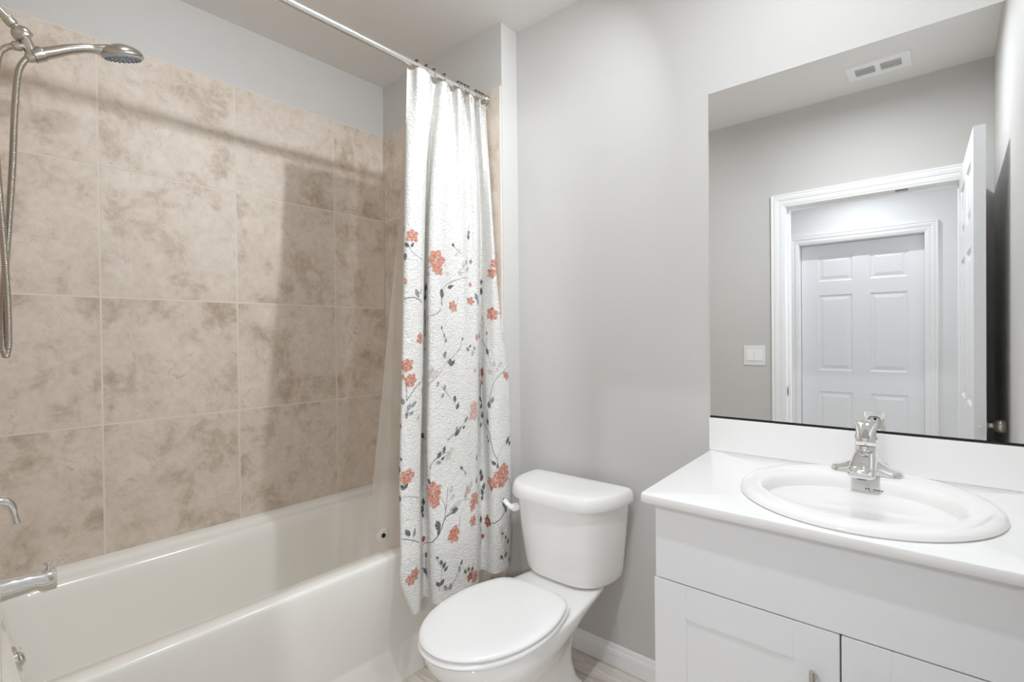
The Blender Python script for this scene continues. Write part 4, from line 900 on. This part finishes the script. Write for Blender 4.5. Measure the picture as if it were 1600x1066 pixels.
CZ = np.array([c[0] for c in CURTAIN]); CP = np.array([c[1] for c in CURTAIN])
CM = np.zeros_like(CP); CM[1:-1] = (CP[2:] - CP[:-2]) / (CZ[2:] - CZ[:-2])[:, None, None]; CM[0] = (CP[1] - CP[0]) / (CZ[1] - CZ[0]); CM[-1] = (CP[-1] - CP[-2]) / (CZ[-1] - CZ[-2])
def spline(P, t):
    n = len(P); i = int(min(max(math.floor(t), 0), n - 2)); f = t - i
    p0, p1, p2, p3 = P[max(i - 1, 0)], P[i], P[i + 1], P[min(i + 2, n - 1)]
    return .5 * ((2 * p1) + (-p0 + p2) * f + (2 * p0 - 5 * p1 + 4 * p2 - p3) * f * f + (-p0 + 3 * p1 - 3 * p2 + p3) * f ** 3)
def cur(u, z):
    k = 0
    while k < len(CZ) - 2 and z < CZ[k + 1]: k += 1
    h = CZ[k + 1] - CZ[k]; t = (z - CZ[k]) / h; s = u * 26
    a, b, ma, mb = spline(CP[k], s), spline(CP[k + 1], s), spline(CM[k], s), spline(CM[k + 1], s)
    q = (2 * t ** 3 - 3 * t * t + 1) * a + (t ** 3 - 2 * t * t + t) * h * ma + (-2 * t ** 3 + 3 * t * t) * b + (t ** 3 - t * t) * h * mb
    return Vector((q[0], q[1], z + H))
def cur_n(u, z):
    e = .002
    du = cur(min(u + e, 1), z) - cur(max(u - e, 0), z); dz = cur(u, min(z + .004, 1.012)) - cur(u, max(z - .004, -.957))
    return du.cross(dz).normalized(), du.length / (min(u + e, 1) - max(u - e, 0))

bm = bmesh.new(); NU, NZ = 312, 130
G = [[bm.verts.new(cur(i / NU, 1.012 + (-.957 - 1.012) * j / NZ)) for i in range(NU + 1)] for j in range(NZ + 1)]
for j in range(NZ):
    for i in range(NU): bm.faces.new((G[j][i], G[j + 1][i], G[j + 1][i + 1], G[j][i + 1])).material_index = 0
def patch(rings, u0, z0, mat, lift):
    """rings of (s, t) metres on the cloth round the point (u0, z0), outermost first, last one a single point"""
    n0, sc = cur_n(u0, z0); sc = max(sc, .25)
    V = []
    for ring in rings:
        row = []
        for s, t_ in ring:
            u = min(max(u0 + s / sc, .0005), .9995); z = min(max(z0 + t_, -.955), 1.01)
            n, _ = cur_n(u, z); row.append(bm.verts.new(cur(u, z) + n * lift))
        V.append(row)
    for a, b in zip(V[:-1], V[1:]):
        m = len(a)
        for i in range(m):
            if len(b) == 1: f = bm.faces.new((a[i], a[(i + 1) % m], b[0]))
            else: f = bm.faces.new((a[i], a[(i + 1) % m], b[(i + 1) % m], b[i]))
            f.material_index = mat
def petal(u, z, base, length, width, ang, mat, lift, kind='leaf', jag=0.0):
    n = 14; ca, sa = math.cos(ang), math.sin(ang); out = []
    for k in range(n):
        a = 2 * PI * k / n
        l = .5 - .5 * math.cos(a); wv = math.sin(a)
        wv *= (math.sin(PI * l) ** .6 * (.72 + .45 * (1 - l))) if kind == 'leaf' else (math.sin(PI * min(l, .97)) ** .75 * (.55 + .75 * l))
        j = 1 + jag * (random.random() - .5)
        out.append((base + l * length * j, wv * width / 2 * j))
    mid = (base + .5 * length, 0)
    def place(q): return (q[0] * sa + q[1] * ca, q[0] * ca - q[1] * sa)
    rings = [[place((mid[0] + (p[0] - mid[0]) * f, p[1] * f)) for p in out] for f in (1, .6, .28)] + [[place(mid)]]
    patch(rings, u, z, mat, lift)
lay = 0
for kind, u, z, size, a, tone in PRINTS:
    mi = INK_ORDER.index(tone) + 1; A = math.radians(a); lay = (lay + 1) % 9; lf = .0011 + .00012 * lay
    if kind == 'L':
        size *= 1.34; petal(u, z, -size / 2, size, size * (.56 if tone != 'p' else .62), A, mi, lf, 'leaf', .2)
    elif kind == 'B':
        for da, ln, bs in ((-26, .82, -.40), (24, .86, -.40), (0, 1.0, -.45)):
            petal(u, z, bs * size, size * ln, size * .52, A + math.radians(da), mi, lf + .0001 * (da == 0), 'petal', .14)
    else:
        npt = 6 if size > .016 else 5; size *= 1.18
        for k in range(npt):
            petal(u, z, size * .09, size * (.85 + .3 * random.random()), size * .80, A + 2 * PI * k / npt + .25 * (random.random() - .5), mi, lf + .00008 * (k % 2), 'petal', .16)
        if tone in 'cr':
            for k in range(5):
                petal(u, z, size * .08, size * .26, size * .07, A + .5 + 2 * PI * k / 5, INK_ORDER.index('r' if tone == 'c' else 'd') + 1, lf + .0004, 'leaf')
for tone, wpx, pts in STEMS:
    mi = INK_ORDER.index(tone) + 1; hw = wpx * .00055; L2 = []
    for (ua, za), (ub, zb) in zip(pts[:-1], pts[1:]):
        for k in range(3): L2.append((ua + (ub - ua) * k / 3, za + (zb - za) * k / 3))
    L2.append(pts[-1]); row = []
    for _ in range(2):
        L2 = [L2[0]] + [((a[0] + 2 * b[0] + c[0]) / 4, (a[1] + 2 * b[1] + c[1]) / 4) for a, b, c in zip(L2[:-2], L2[1:-1], L2[2:])] + [L2[-1]]
    pos = [cur(*q) for q in L2]
    for i, q in enumerate(L2):
        d = pos[min(i + 1, len(pos) - 1)] - pos[max(i - 1, 0)]
        n, _ = cur_n(*q)
        if d.length < 1e-6: continue
        s_ = d.cross(n).normalized() * hw; row.append((bm.verts.new(pos[i] + s_ + n * .001), bm.verts.new(pos[i] - s_ + n * .001)))
    for a, b in zip(row[:-1], row[1:]): bm.faces.new((a[0], a[1], b[1], b[0])).material_index = mi
CU = obj('shower_curtain', bm, [CLOTH] + [INK[k] for k in INK_ORDER], None, smooth=180, recalc=False)
tag(CU, 'white puckered fabric shower curtain printed with coral flowers and grey leafy stems', 'shower curtain')

# liner hanging just inside the tub
LT = [(-1.552, 1.215), (-1.566, 1.245), (-1.560, 1.285), (-1.572, 1.33), (-1.562, 1.38), (-1.574, 1.43), (-1.563, 1.48), (-1.572, 1.53), (-1.562, 1.57), (-1.566, 1.605)]
LM = [(-1.592, 1.196), (-1.598, 1.232), (-1.586, 1.275), (-1.600, 1.32), (-1.586, 1.37), (-1.600, 1.42), (-1.588, 1.47), (-1.598, 1.52), (-1.588, 1.57), (-1.590, 1.605)]
LB = [(-1.600, 1.033), (-1.604, 1.075), (-1.594, 1.125), (-1.606, 1.185), (-1.592, 1.25), (-1.604, 1.315), (-1.594, 1.385), (-1.603, 1.45), (-1.594, 1.505), (-1.596, 1.552)]
def lin(u, z):
    s = u * (len(LT) - 1)
    f = lambda P: spline(np.array(P), s)
    zt, zm, zb = 1.008, .45, -.80
    if z > zm: k = (zt - z) / (zt - zm); q = f(LT) * (1 - k) + f(LM) * k
    else: k = (zm - z) / (zm - zb); q = f(LM) * (1 - k) + f(LB) * k
    return Vector((q[0], q[1], z + H))
bm = bmesh.new(); NU, NZ = 90, 60
G = [[bm.verts.new(lin(i / NU, 1.008 - 1.808 * j / NZ)) for i in range(NU + 1)] for j in range(NZ + 1)]
for j in range(NZ):
    for i in range(NU): bm.faces.new((G[j][i], G[j + 1][i], G[j + 1][i + 1], G[j][i + 1]))
LN = obj('curtain_liner', bm, LINER, None, smooth=180, recalc=False)
tag(LN, 'frosted see-through plastic liner hanging inside the tub behind the curtain', 'curtain liner')
sc_ = lin(.17, -.735); sn = Vector((1, -.12, 0)).normalized()
bm = bmesh.new(); lathe(bm, sc_, sn, [(.001, .026), (.002, .0255), (.004, .015), (.0045, .001)], 28); SC = obj('suction_cup', bm, CLEAR, LN, smooth=40); SC['label'] = 'clear round suction disc with a dark centre'
bm = bmesh.new(); lathe(bm, sc_ + sn * .004, sn, [(0, .0085), (.003, .008), (.0035, .001)], 18); obj('magnet', bm, GAPB, SC)

# hooks: a wire loop over the rod with a row of small roller beads on top
hooks = [1.237, 1.283, 1.322, 1.375, 1.452, 1.470, 1.489, 1.507, 1.554, 1.570, 1.584, 1.596]
def make_hook(y0, ulab):
    t = thing('curtain_hook', ulab, 'curtain hook', (RX, y0, RZ), 'roller hooks on the curtain rod')
    P = []
    for k in range(29):
        a = math.radians(-62) + math.radians(304) * k / 28
        P.append((RX + .0165 * math.cos(a), y0, RZ + .0018 + .0165 * math.sin(a)))
    P = [(RX + .0235, y0 + .001, RZ - .058), (RX + .0265, y0 + .0005, RZ - .050), (RX + .024, y0, RZ - .035)] + P + [(RX - .016, y0, RZ - .028), (RX - .012, y0, RZ - .045)]
    bm = bmesh.new(); tube(bm, smooth_path(P, 2), .0012, 8); obj('wire', bm, NICKEL, t, smooth=60)
    for k in range(5):
        a = math.radians(52 + 19 * k)
        bm = bmesh.new(); c_ = Vector((RX + .0165 * math.cos(a), y0, RZ + .0018 + .0165 * math.sin(a))); ax = Vector((-math.sin(a), 0, math.cos(a)))
        lathe(bm, c_ - ax * .0026, ax, [(0, .0012), (.0006, .0028), (.0026, .0036), (.0046, .0028), (.0052, .0012)], 12); obj('bead', bm, DARKM, t, smooth=60)
    return t
ORD = ['first', 'second', 'third', 'fourth', 'fifth', 'sixth', 'seventh', 'eighth', 'ninth', 'tenth', 'eleventh', 'twelfth']
proto = make_hook(hooks[0], 'metal roller hook at the free edge of the curtain, first along the rod')
for i, yy in enumerate(hooks[1:], 1):
    c = proto.copy(); C.objects.link(c); c.location = (RX, yy, RZ)
    c['label'] = ('metal roller hook nearest the wall, last along the rod' if i == 11 else 'metal roller hook holding the curtain, %s along the rod from the free edge' % ORD[i])
    for ch in proto.children:
        k = ch.copy(); C.objects.link(k); k.parent = c

# ------------------------------------------------------------------ toilet
TC = -1.088
TO = thing('toilet', 'white two-piece toilet with closed lid between tub and vanity', 'toilet', (TC, 1.3, 0))
def egg(yf, yc, yb, hw, bw, z, n=64, cr=.05):
    """egg outline: round nose at yf, widest at yc, straight back edge of half width bw at yb"""
    out = []; m = n // 2
    for k in range(m + 1):                       # nose
        a = PI * k / m; out.append((TC + hw * math.cos(a), yc - (yc - yf) * math.sin(a) ** .93 if 0 < k < m else yc, z))
    q = n // 4
    for sgn in (-1, 1):
        pts = []
        for k in range(1, q):
            s = k / q; y_ = yc + (yb - yc) * s
            x_ = bw + (hw - bw) * math.cos(s * PI / 2) ** .9
            d = yb - y_
            if d < cr: x_ -= cr - math.sqrt(max(cr * cr - (cr - d) ** 2, 0))
            pts.append((TC + sgn * x_, y_, z))
        pts.append((TC + sgn * (bw - cr), yb, z))
        out += pts if sgn < 0 else list(reversed(pts))
    return out
bm = bmesh.new()
loft(bm, [egg(*q) for q in (
    (1.085, 1.20, 1.57, .108, .092, .0), (1.083, 1.20, 1.571, .109, .093, .014), (1.09, 1.20, 1.56, .102, .086, .028), (1.095, 1.20, 1.54, .094, .074, .06),
    (1.085, 1.20, 1.525, .092, .068, .12), (1.055, 1.18, 1.525, .106, .066, .17), (1.015, 1.165, 1.53, .130, .070, .215), (.975, 1.155, 1.55, .155, .076, .26), (.948, 1.15, 1.585, .172, .086, .295), (.930, 1.148, 1.62, .181, .102, .322), (.924, 1.155, 1.65, .180, .118, .343), (.921, 1.16, 1.66, .181, .124, .356),
    (.922, 1.16, 1.66, .180, .123, .364), (.928, 1.16, 1.655, .176, .119, .368), (.95, 1.145, 1.64, .16, .105, .368))])
obj('bowl', bm, PORC, TO, smooth=55)
bm = bmesh.new()
loft(bm, [egg(*q) for q in ((.925, 1.175, 1.40, .174, .120, .3680), (.916, 1.175, 1.40, .182, .127, .3712), (.905, 1.175, 1.405, .189, .132, .3745), (.902, 1.175, 1.406, .191, .133, .380), (.906, 1.175, 1.404, .188, .131, .3865), (.920, 1.175, 1.396, .177, .122, .3880))])
obj('seat', bm, SEATP, TO, smooth=55)
bm = bmesh.new()
loft(bm, [egg(*q) for q in ((.932, 1.18, 1.38, .170, .115, .3882), (.917, 1.18, 1.386, .181, .125, .3922), (.908, 1.18, 1.392, .188, .130, .395), (.906, 1.18, 1.393, .1895, .131, .3995), (.910, 1.18, 1.390, .1865, .129, .4045), (.920, 1.18, 1.382, .178, .122, .4085), (.945, 1.18, 1.365, .157, .104, .4095), (1.0, 1.18, 1.32, .11, .07, .4105))])
obj('seat_lid', bm, SEATP, TO, smooth=55)
for s in (-1, 1):
    bm = boxbm(TC + s * .072 - .015, TC + s * .072 + .015, 1.380, 1.412, .369, .389); obj('hinge', bm, SEATP, TO, bevel=.006, seg=3)
TKC = -1.103
def dsh(hw, yf, z, yb=1.692, n=48, p=3.4, r=.02):
    out = []
    for k in range(n + 1):
        a = PI * k / n; c_, s_ = math.cos(a), math.sin(a)
        out.append((TKC + hw * math.copysign(abs(c_) ** (2 / p), c_), yb - r - (yb - r - yf) * abs(s_) ** (2 / 2.7), z))
    out += [(TKC - hw * .985, yb - r * .4, z), (TKC - hw + r, yb, z), (TKC + hw - r, yb, z), (TKC + hw * .985, yb - r * .4, z)]
    return out
bm = bmesh.new()
loft(bm, [dsh(*q) for q in ((.135, 1.54, .3685), (.165, 1.515, .371), (.178, 1.502, .379), (.185, 1.495, .392), (.190, 1.490, .42), (.204, 1.474, .54), (.2135, 1.466, .64), (.2165, 1.463, .672))])
obj('tank', bm, PORC, TO, smooth=50)
bm = bmesh.new()
loft(bm, [dsh(*q) for q in ((.222, 1.450, .668, 1.697), (.230, 1.443, .669, 1.70), (.2325, 1.440, .676, 1.70), (.2315, 1.441, .695, 1.70), (.2275, 1.446, .709, 1.698), (.220, 1.455, .717, 1.692), (.208, 1.468, .7195, 1.682), (.15, 1.54, .7205, 1.66))])
obj('tank_lid', bm, PORC, TO, smooth=50)
bm = bmesh.new(); lx_ = TKC - .168
lathe(bm, (lx_, 1.495, .618), (-.12, -1, 0), [(0, .016), (.014, .016), (.020, .013), (.021, .004)], 20)
tube(bm, smooth_path([(lx_ + .004, 1.474, .617), (lx_ - .008, 1.472, .621), (lx_ - .022, 1.470, .628), (lx_ - .036, 1.471, .636), (lx_ - .042, 1.471, .639)]), lambda q: .0125 - .002 * q, 16, flat=.75)
o = obj('flush_lever', bm, SEATP, TO, smooth=50)
for s in (-1, 1):
    bm = bmesh.new(); lathe(bm, (TC + s * .088, 1.40 - .02, .011), (s * .1, 0, 1), [(0, .013), (.006, .013), (.012, .008), (.013, .001)], 16)
    bm.transform(Matrix.Translation((s * .035, 0, -.012))); obj('bolt_cap', bm, SEATP, TO, smooth=50)

# ------------------------------------------------------------------ vanity cabinet, top, sink, faucet, mirror
CX0, CX1, CYF = -.541, .1705, 1.176
ctz = -.386 + H; ctb = ctz - .021
V = thing('vanity_cabinet', 'white shaker vanity cabinet under the sink', 'bathroom cabinet', ((CX0 + CX1) / 2, (CYF + YB) / 2, 0))
obj('side_panel', boxbm(CX0, CX0 + .016, CYF, YB - .015, 0, ctb), CABW, V, bevel=.001)
obj('side_panel', boxbm(CX1 - .016, CX1, CYF, YB - .002, 0, ctb), CABW, V, bevel=.001)
obj('back_panel', boxbm(CX0 + .016, CX1 - .016, YB - .02, YB - .015, .1, ctb), CABW, V)
obj('base_panel', boxbm(CX0 + .016, CX1 - .016, CYF, YB - .02, .095, .111), CABW, V)
obj('toe_kick', boxbm(CX0 + .016, CX1 - .016, CYF + .06, CYF + .075, 0, .095), CABW, V)
obj('top_rail', boxbm(CX0 + .016, CX1 - .016, CYF, CYF + .018, ctb - .05, ctb), CABW, V)
obj('drawer_front', boxbm(CX0 + .0008, CX1 - .001, CYF - .0205, CYF - .0015, -.5855 + H, ctb - .006), CABW, V, bevel=.0012)
def shaker(x0, x1, z0, z1):
    bm = bmesh.new(); y0, y1 = CYF - .0205, CYF - .0015; s = .079
    box(bm, x0, x0 + s, y0, y1, z0, z1); box(bm, x1 - s, x1, y0, y1, z0, z1); box(bm, x0 + s, x1 - s, y0, y1, z1 - s, z1); box(bm, x0 + s, x1 - s, y0, y1, z0, z0 + s)
    bmesh.ops.bevel(bm, geom=[e for e in bm.edges], offset=.0011, segments=2, affect='EDGES')
    box(bm, x0 + s - .004, x1 - s + .004, y0 + .0028, y1 - .002, z0 + s - .004, z1 - s + .004)
    return bm
gapx = -.160; dz1, dz0 = -.5885 + H, .105
for (a, b), hx in (((CX0 - .003, gapx - .0016), gapx - .043), ((gapx + .0016, CX1 - .001), gapx + .043)):
    dd = obj('door', shaker(a, b, dz0, dz1), CABW, V)
    bm = bmesh.new(); hz1 = -.662 + H; yy = CYF - .0205
    tube(bm, [(hx, yy - .030, hz1), (hx, yy - .030, hz1 - .155)], .0055, 18)
    for z_ in (hz1 - .022, hz1 - .133): tube(bm, [(hx, yy - .001, z_), (hx, yy - .030, z_)], .0045, 12)
    hh = obj('bar_handle', bm, NICKEL, dd, smooth=40); hh['label'] = 'brushed nickel bar handle'

# top with an oval cut-out
VT = thing('countertop', 'white quartz countertop with upstand along the mirror wall', 'countertop', (-.2, 1.43, ctb))
SX, SY = -.158, 1.42
outl = []
for (ax, ay), (bx, by), nn in (((-.574 + .016, 1.137), (.1715, 1.134), 40), ((.1715, 1.134), (.1715, YB - .001), 30), ((.1715, YB - .001), (-.606, YB - .001), 40), ((-.606, YB - .001), (-.5745, 1.153), 30)):
    outl += [(ax + (bx - ax) * k / nn, ay + (by - ay) * k / nn) for k in range(nn)]
outl += [(-.5735, 1.1465), (-.570, 1.1410), (-.5655, 1.138)]
ell = []
for x_, y_ in outl:
    a = math.atan2((y_ - SY) / .225, (x_ - SX) / .215); ell.append((SX + .215 * math.cos(a), SY + .225 * math.sin(a)))
cx_, cy_ = -.2, 1.43
def inset(p, d): v_ = Vector((p[0] - cx_, p[1] - cy_)); return (p[0] - d * math.copysign(min(1, abs(v_.x) / .33) ** 8, v_.x), p[1] - d * math.copysign(min(1, abs(v_.y) / .28) ** 8, v_.y))
bm = bmesh.new()
loft(bm, [[(*p, ctb) for p in ell], [(*inset(p, .001), ctb) for p in outl], [(*p, ctb + .002) for p in outl], [(*p, ctz - .004) for p in outl], [(*inset(p, .0012), ctz - .001) for p in outl], [(*inset(p, .004), ctz) for p in outl], [(*p, ctz) for p in ell], [(*p, ctb) for p in ell]], False, False)
bmesh.ops.remove_doubles(bm, verts=bm.verts, dist=1e-5)
obj('slab', bm, QUARTZ, VT, smooth=30)
obj('backsplash', boxbm(-.608, .1715, YB - .020, YB - .0005, ctz, -.279 + H), QUARTZ, VT, bevel=.0015)

SK = thing('sink', 'white oval drop-in sink set in the vanity top', 'sink', (SX, SY, ctz))
def elr(cx, cy, a, b, z, n=96): return [(cx + a * math.cos(2 * PI * k / n), cy + b * math.sin(2 * PI * k / n), z) for k in range(n)]
bm = bmesh.new(); z = ctz
loft(bm, [elr(*q) for q in (
    (-.158, 1.42, .200, .205, z - .016), (-.158, 1.42, .212, .218, z - .003), (-.158, 1.42, .248, .264, z + .0004), (-.158, 1.42, .2515, .2675, z + .004), (-.158, 1.42, .2495, .2655, z + .010), (-.158, 1.42, .243, .259, z + .0155), (-.158, 1.42, .232, .248, z + .018), (-.159, 1.416, .218, .222, z + .0175),
    (-.162, 1.405, .203, .180, z + .016), (-.163, 1.402, .197, .172, z + .0135), (-.163, 1.401, .1925, .166, z + .008), (-.163, 1.401, .188, .161, z - .002), (-.163, 1.401, .180, .153, z - .03), (-.163, 1.402, .165, .140, z - .075), (-.163, 1.404, .135, .115, z - .115), (-.163, 1.406, .09, .08, z - .137), (-.163, 1.408, .04, .04, z - .146), (-.163, 1.408, .024, .024, z - .147))])
obj('basin', bm, PORC, SK, smooth=60)
bm = bmesh.new(); lathe(bm, (-.163, 1.408, z - .1475), (0, 0, 1), [(0, .023), (.003, .023), (.004, .019), (.002, .017), (.005, .012), (.006, .001)], 26); obj('drain', bm, CHROME, SK, smooth=40)
# faint three-line stamp on the back of the bowl
bm = bmesh.new()
for row, cnt in ((0, 7), (1, 6), (2, 8)):
    for k in range(cnt):
        if (k * 5 + row * 3) % 7 == 3: continue
        zz = z - .0105 - row * .0062; fr = (zz - (z - .03)) / .028
        yb_ = 1.401 + .153 + .008 * max(0, min(1, fr))
        xx = -.163 + .022 + (k - cnt / 2) * .0056
        th_ = math.sqrt(max(0, 1 - ((xx + .163) / .185) ** 2)); yy_ = 1.401 + (yb_ - 1.401) * th_ - .0009
        box(bm, xx, xx + .0040, yy_ - .0003, yy_, zz - .0016, zz + .0016)
o = obj('stamp', bm, STAMPI, SK); o['label'] = 'faint grey three-line maker stamp'

FX, FY = -.165, 1.622
zf = ctz + .0175
FA = thing('faucet', 'chrome single-lever centerset faucet on the back of the sink', 'faucet', (FX, FY, zf))
bm = bmesh.new(); rings = []
for k in range(41):
    s = -1 + 2 * k / 40; a_ = abs(s)
    x_ = FX + .0805 * math.copysign(1 - (1 - a_) ** 1.25, s) if False else FX + .0805 * s
    hgt = .0135 + .050 * max(0, 1 - a_ / .95) ** 1.9
    if a_ > .88: hgt *= math.sqrt(max(0.02, 1 - ((a_ - .88) / .125) ** 2))
    hy = .0265 * math.sqrt(max(.02, 1 - max(0, (a_ - .72) / .29) ** 2))
    rings.append([(x_, FY + hy * math.copysign(abs(math.cos(b)) ** .7, math.cos(b)), zf + hgt * max(0, math.sin(b)) ** .75) for b in [PI * q / 14 for q in range(15)]])
loft(bm, rings); obj('base_plate', bm, CHROME, FA, smooth=60)
bm = bmesh.new(); lathe(bm, (FX, FY, zf + .018), (0, 0, 1), [(0, .036), (.014, .030), (.032, .0262), (.052, .0252), (.054, .0245)], 36)
obj('body', bm, CHROME, FA, smooth=60)
bm = bmesh.new(); rings = []
for y_, hw, zt, zb in ((.006, .0255, .066, .018), (-.015, .0268, .066, .012), (-.040, .0282, .057, .008), (-.065, .0292, .045, .006), (-.090, .0298, .034, .005), (-.104, .0292, .0275, .005), (-.109, .0272, .022, .006)):
    rr_ = []
    for k in range(28):
        a = 2 * PI * k / 28; ca, sa = math.cos(a), math.sin(a)
        rr_.append((FX + hw * math.copysign(abs(ca) ** .6, ca) * (1 - .12 * (sa > 0) * sa), FY + y_, zf + (zt + zb) / 2 + (zt - zb) / 2 * math.copysign(abs(sa) ** .6, sa)))
    rings.append(rr_)
loft(bm, rings); obj('spout', bm, CHROME, FA, smooth=60)
bm = bmesh.new(); lathe(bm, (FX, FY - .088, zf + .0005), (0, 0, 1), [(0, .011), (.006, .011)], 20); obj('aerator', bm, DARKM, FA)
nn_ = Vector((0, -.42, .9)).normalized()
bm = bmesh.new(); lathe(bm, (FX + .004, FY - .082, zf + .0362), nn_, [(0, .0085), (.0022, .0085), (.003, .0068), (.0022, .006), (.0024, .001)], 20); obj('index_button', bm, CHROME, FA, smooth=40)
bm = bmesh.new(); lathe(bm, (FX, FY, zf + .0735), (0, 0, 1), [(0, .0248), (.002, .0262), (.016, .0262), (.020, .025), (.024, .0235)], 36)
HD = obj('handle_collar', bm, CHROME, FA, smooth=50)
bm = bmesh.new(); rings = []
for y_, z_, hw, hd_ in ((-.002, .094, .0235, .0235), (.000, .104, .0228, .019), (.003, .114, .0235, .014), (.007, .123, .0252, .010), (.011, .130, .0265, .0075), (.0145, .1345, .0262, .006), (.017, .1365, .024, .004)):
    rings.append([(FX + hw * math.copysign(abs(math.cos(a)) ** .8, math.cos(a)), FY + y_ + hd_ * math.copysign(abs(math.sin(a)) ** .8, math.sin(a)), zf + z_) for a in [2 * PI * k / 28 for k in range(28)]])
loft(bm, rings); obj('lever_handle', bm, CHROME, FA, smooth=60)
bm = bmesh.new(); tri = [(-.0095, .095), (.0115, .0955), (.0035, .1145), (-.002, .1145)]
loft(bm, [[(FX + a, FY - .0262 + (b - .095) * .55, zf + b) for a, b in tri], [(FX + a, FY - .020 + (b - .095) * .55, zf + b) for a, b in tri]]); obj('lever_hollow_shade', bm, DARKM, FA)  # solid inlay coloured dark for the shade in the lever's recess

MR = thing('wall_mirror', 'large frameless wall mirror above the vanity', 'mirror', (-.2, YB, -.279 + H))
MX0, MX1, MZ0, MZ1 = -.608, .172, -.2735 + H, .806 + H
bm = boxbm(MX0, MX1, YB - .006, YB - .0005, MZ0, MZ1); obj('glass', bm, MIRROR, MR, bevel=.0012, seg=1)
bm = boxbm(MX0, MX1, YB - .008, YB - .0006, -.2790 + H, MZ0 - .0004); o = obj('bottom_channel', bm, GAPB, MR); o['label'] = 'thin dark channel along the bottom edge'
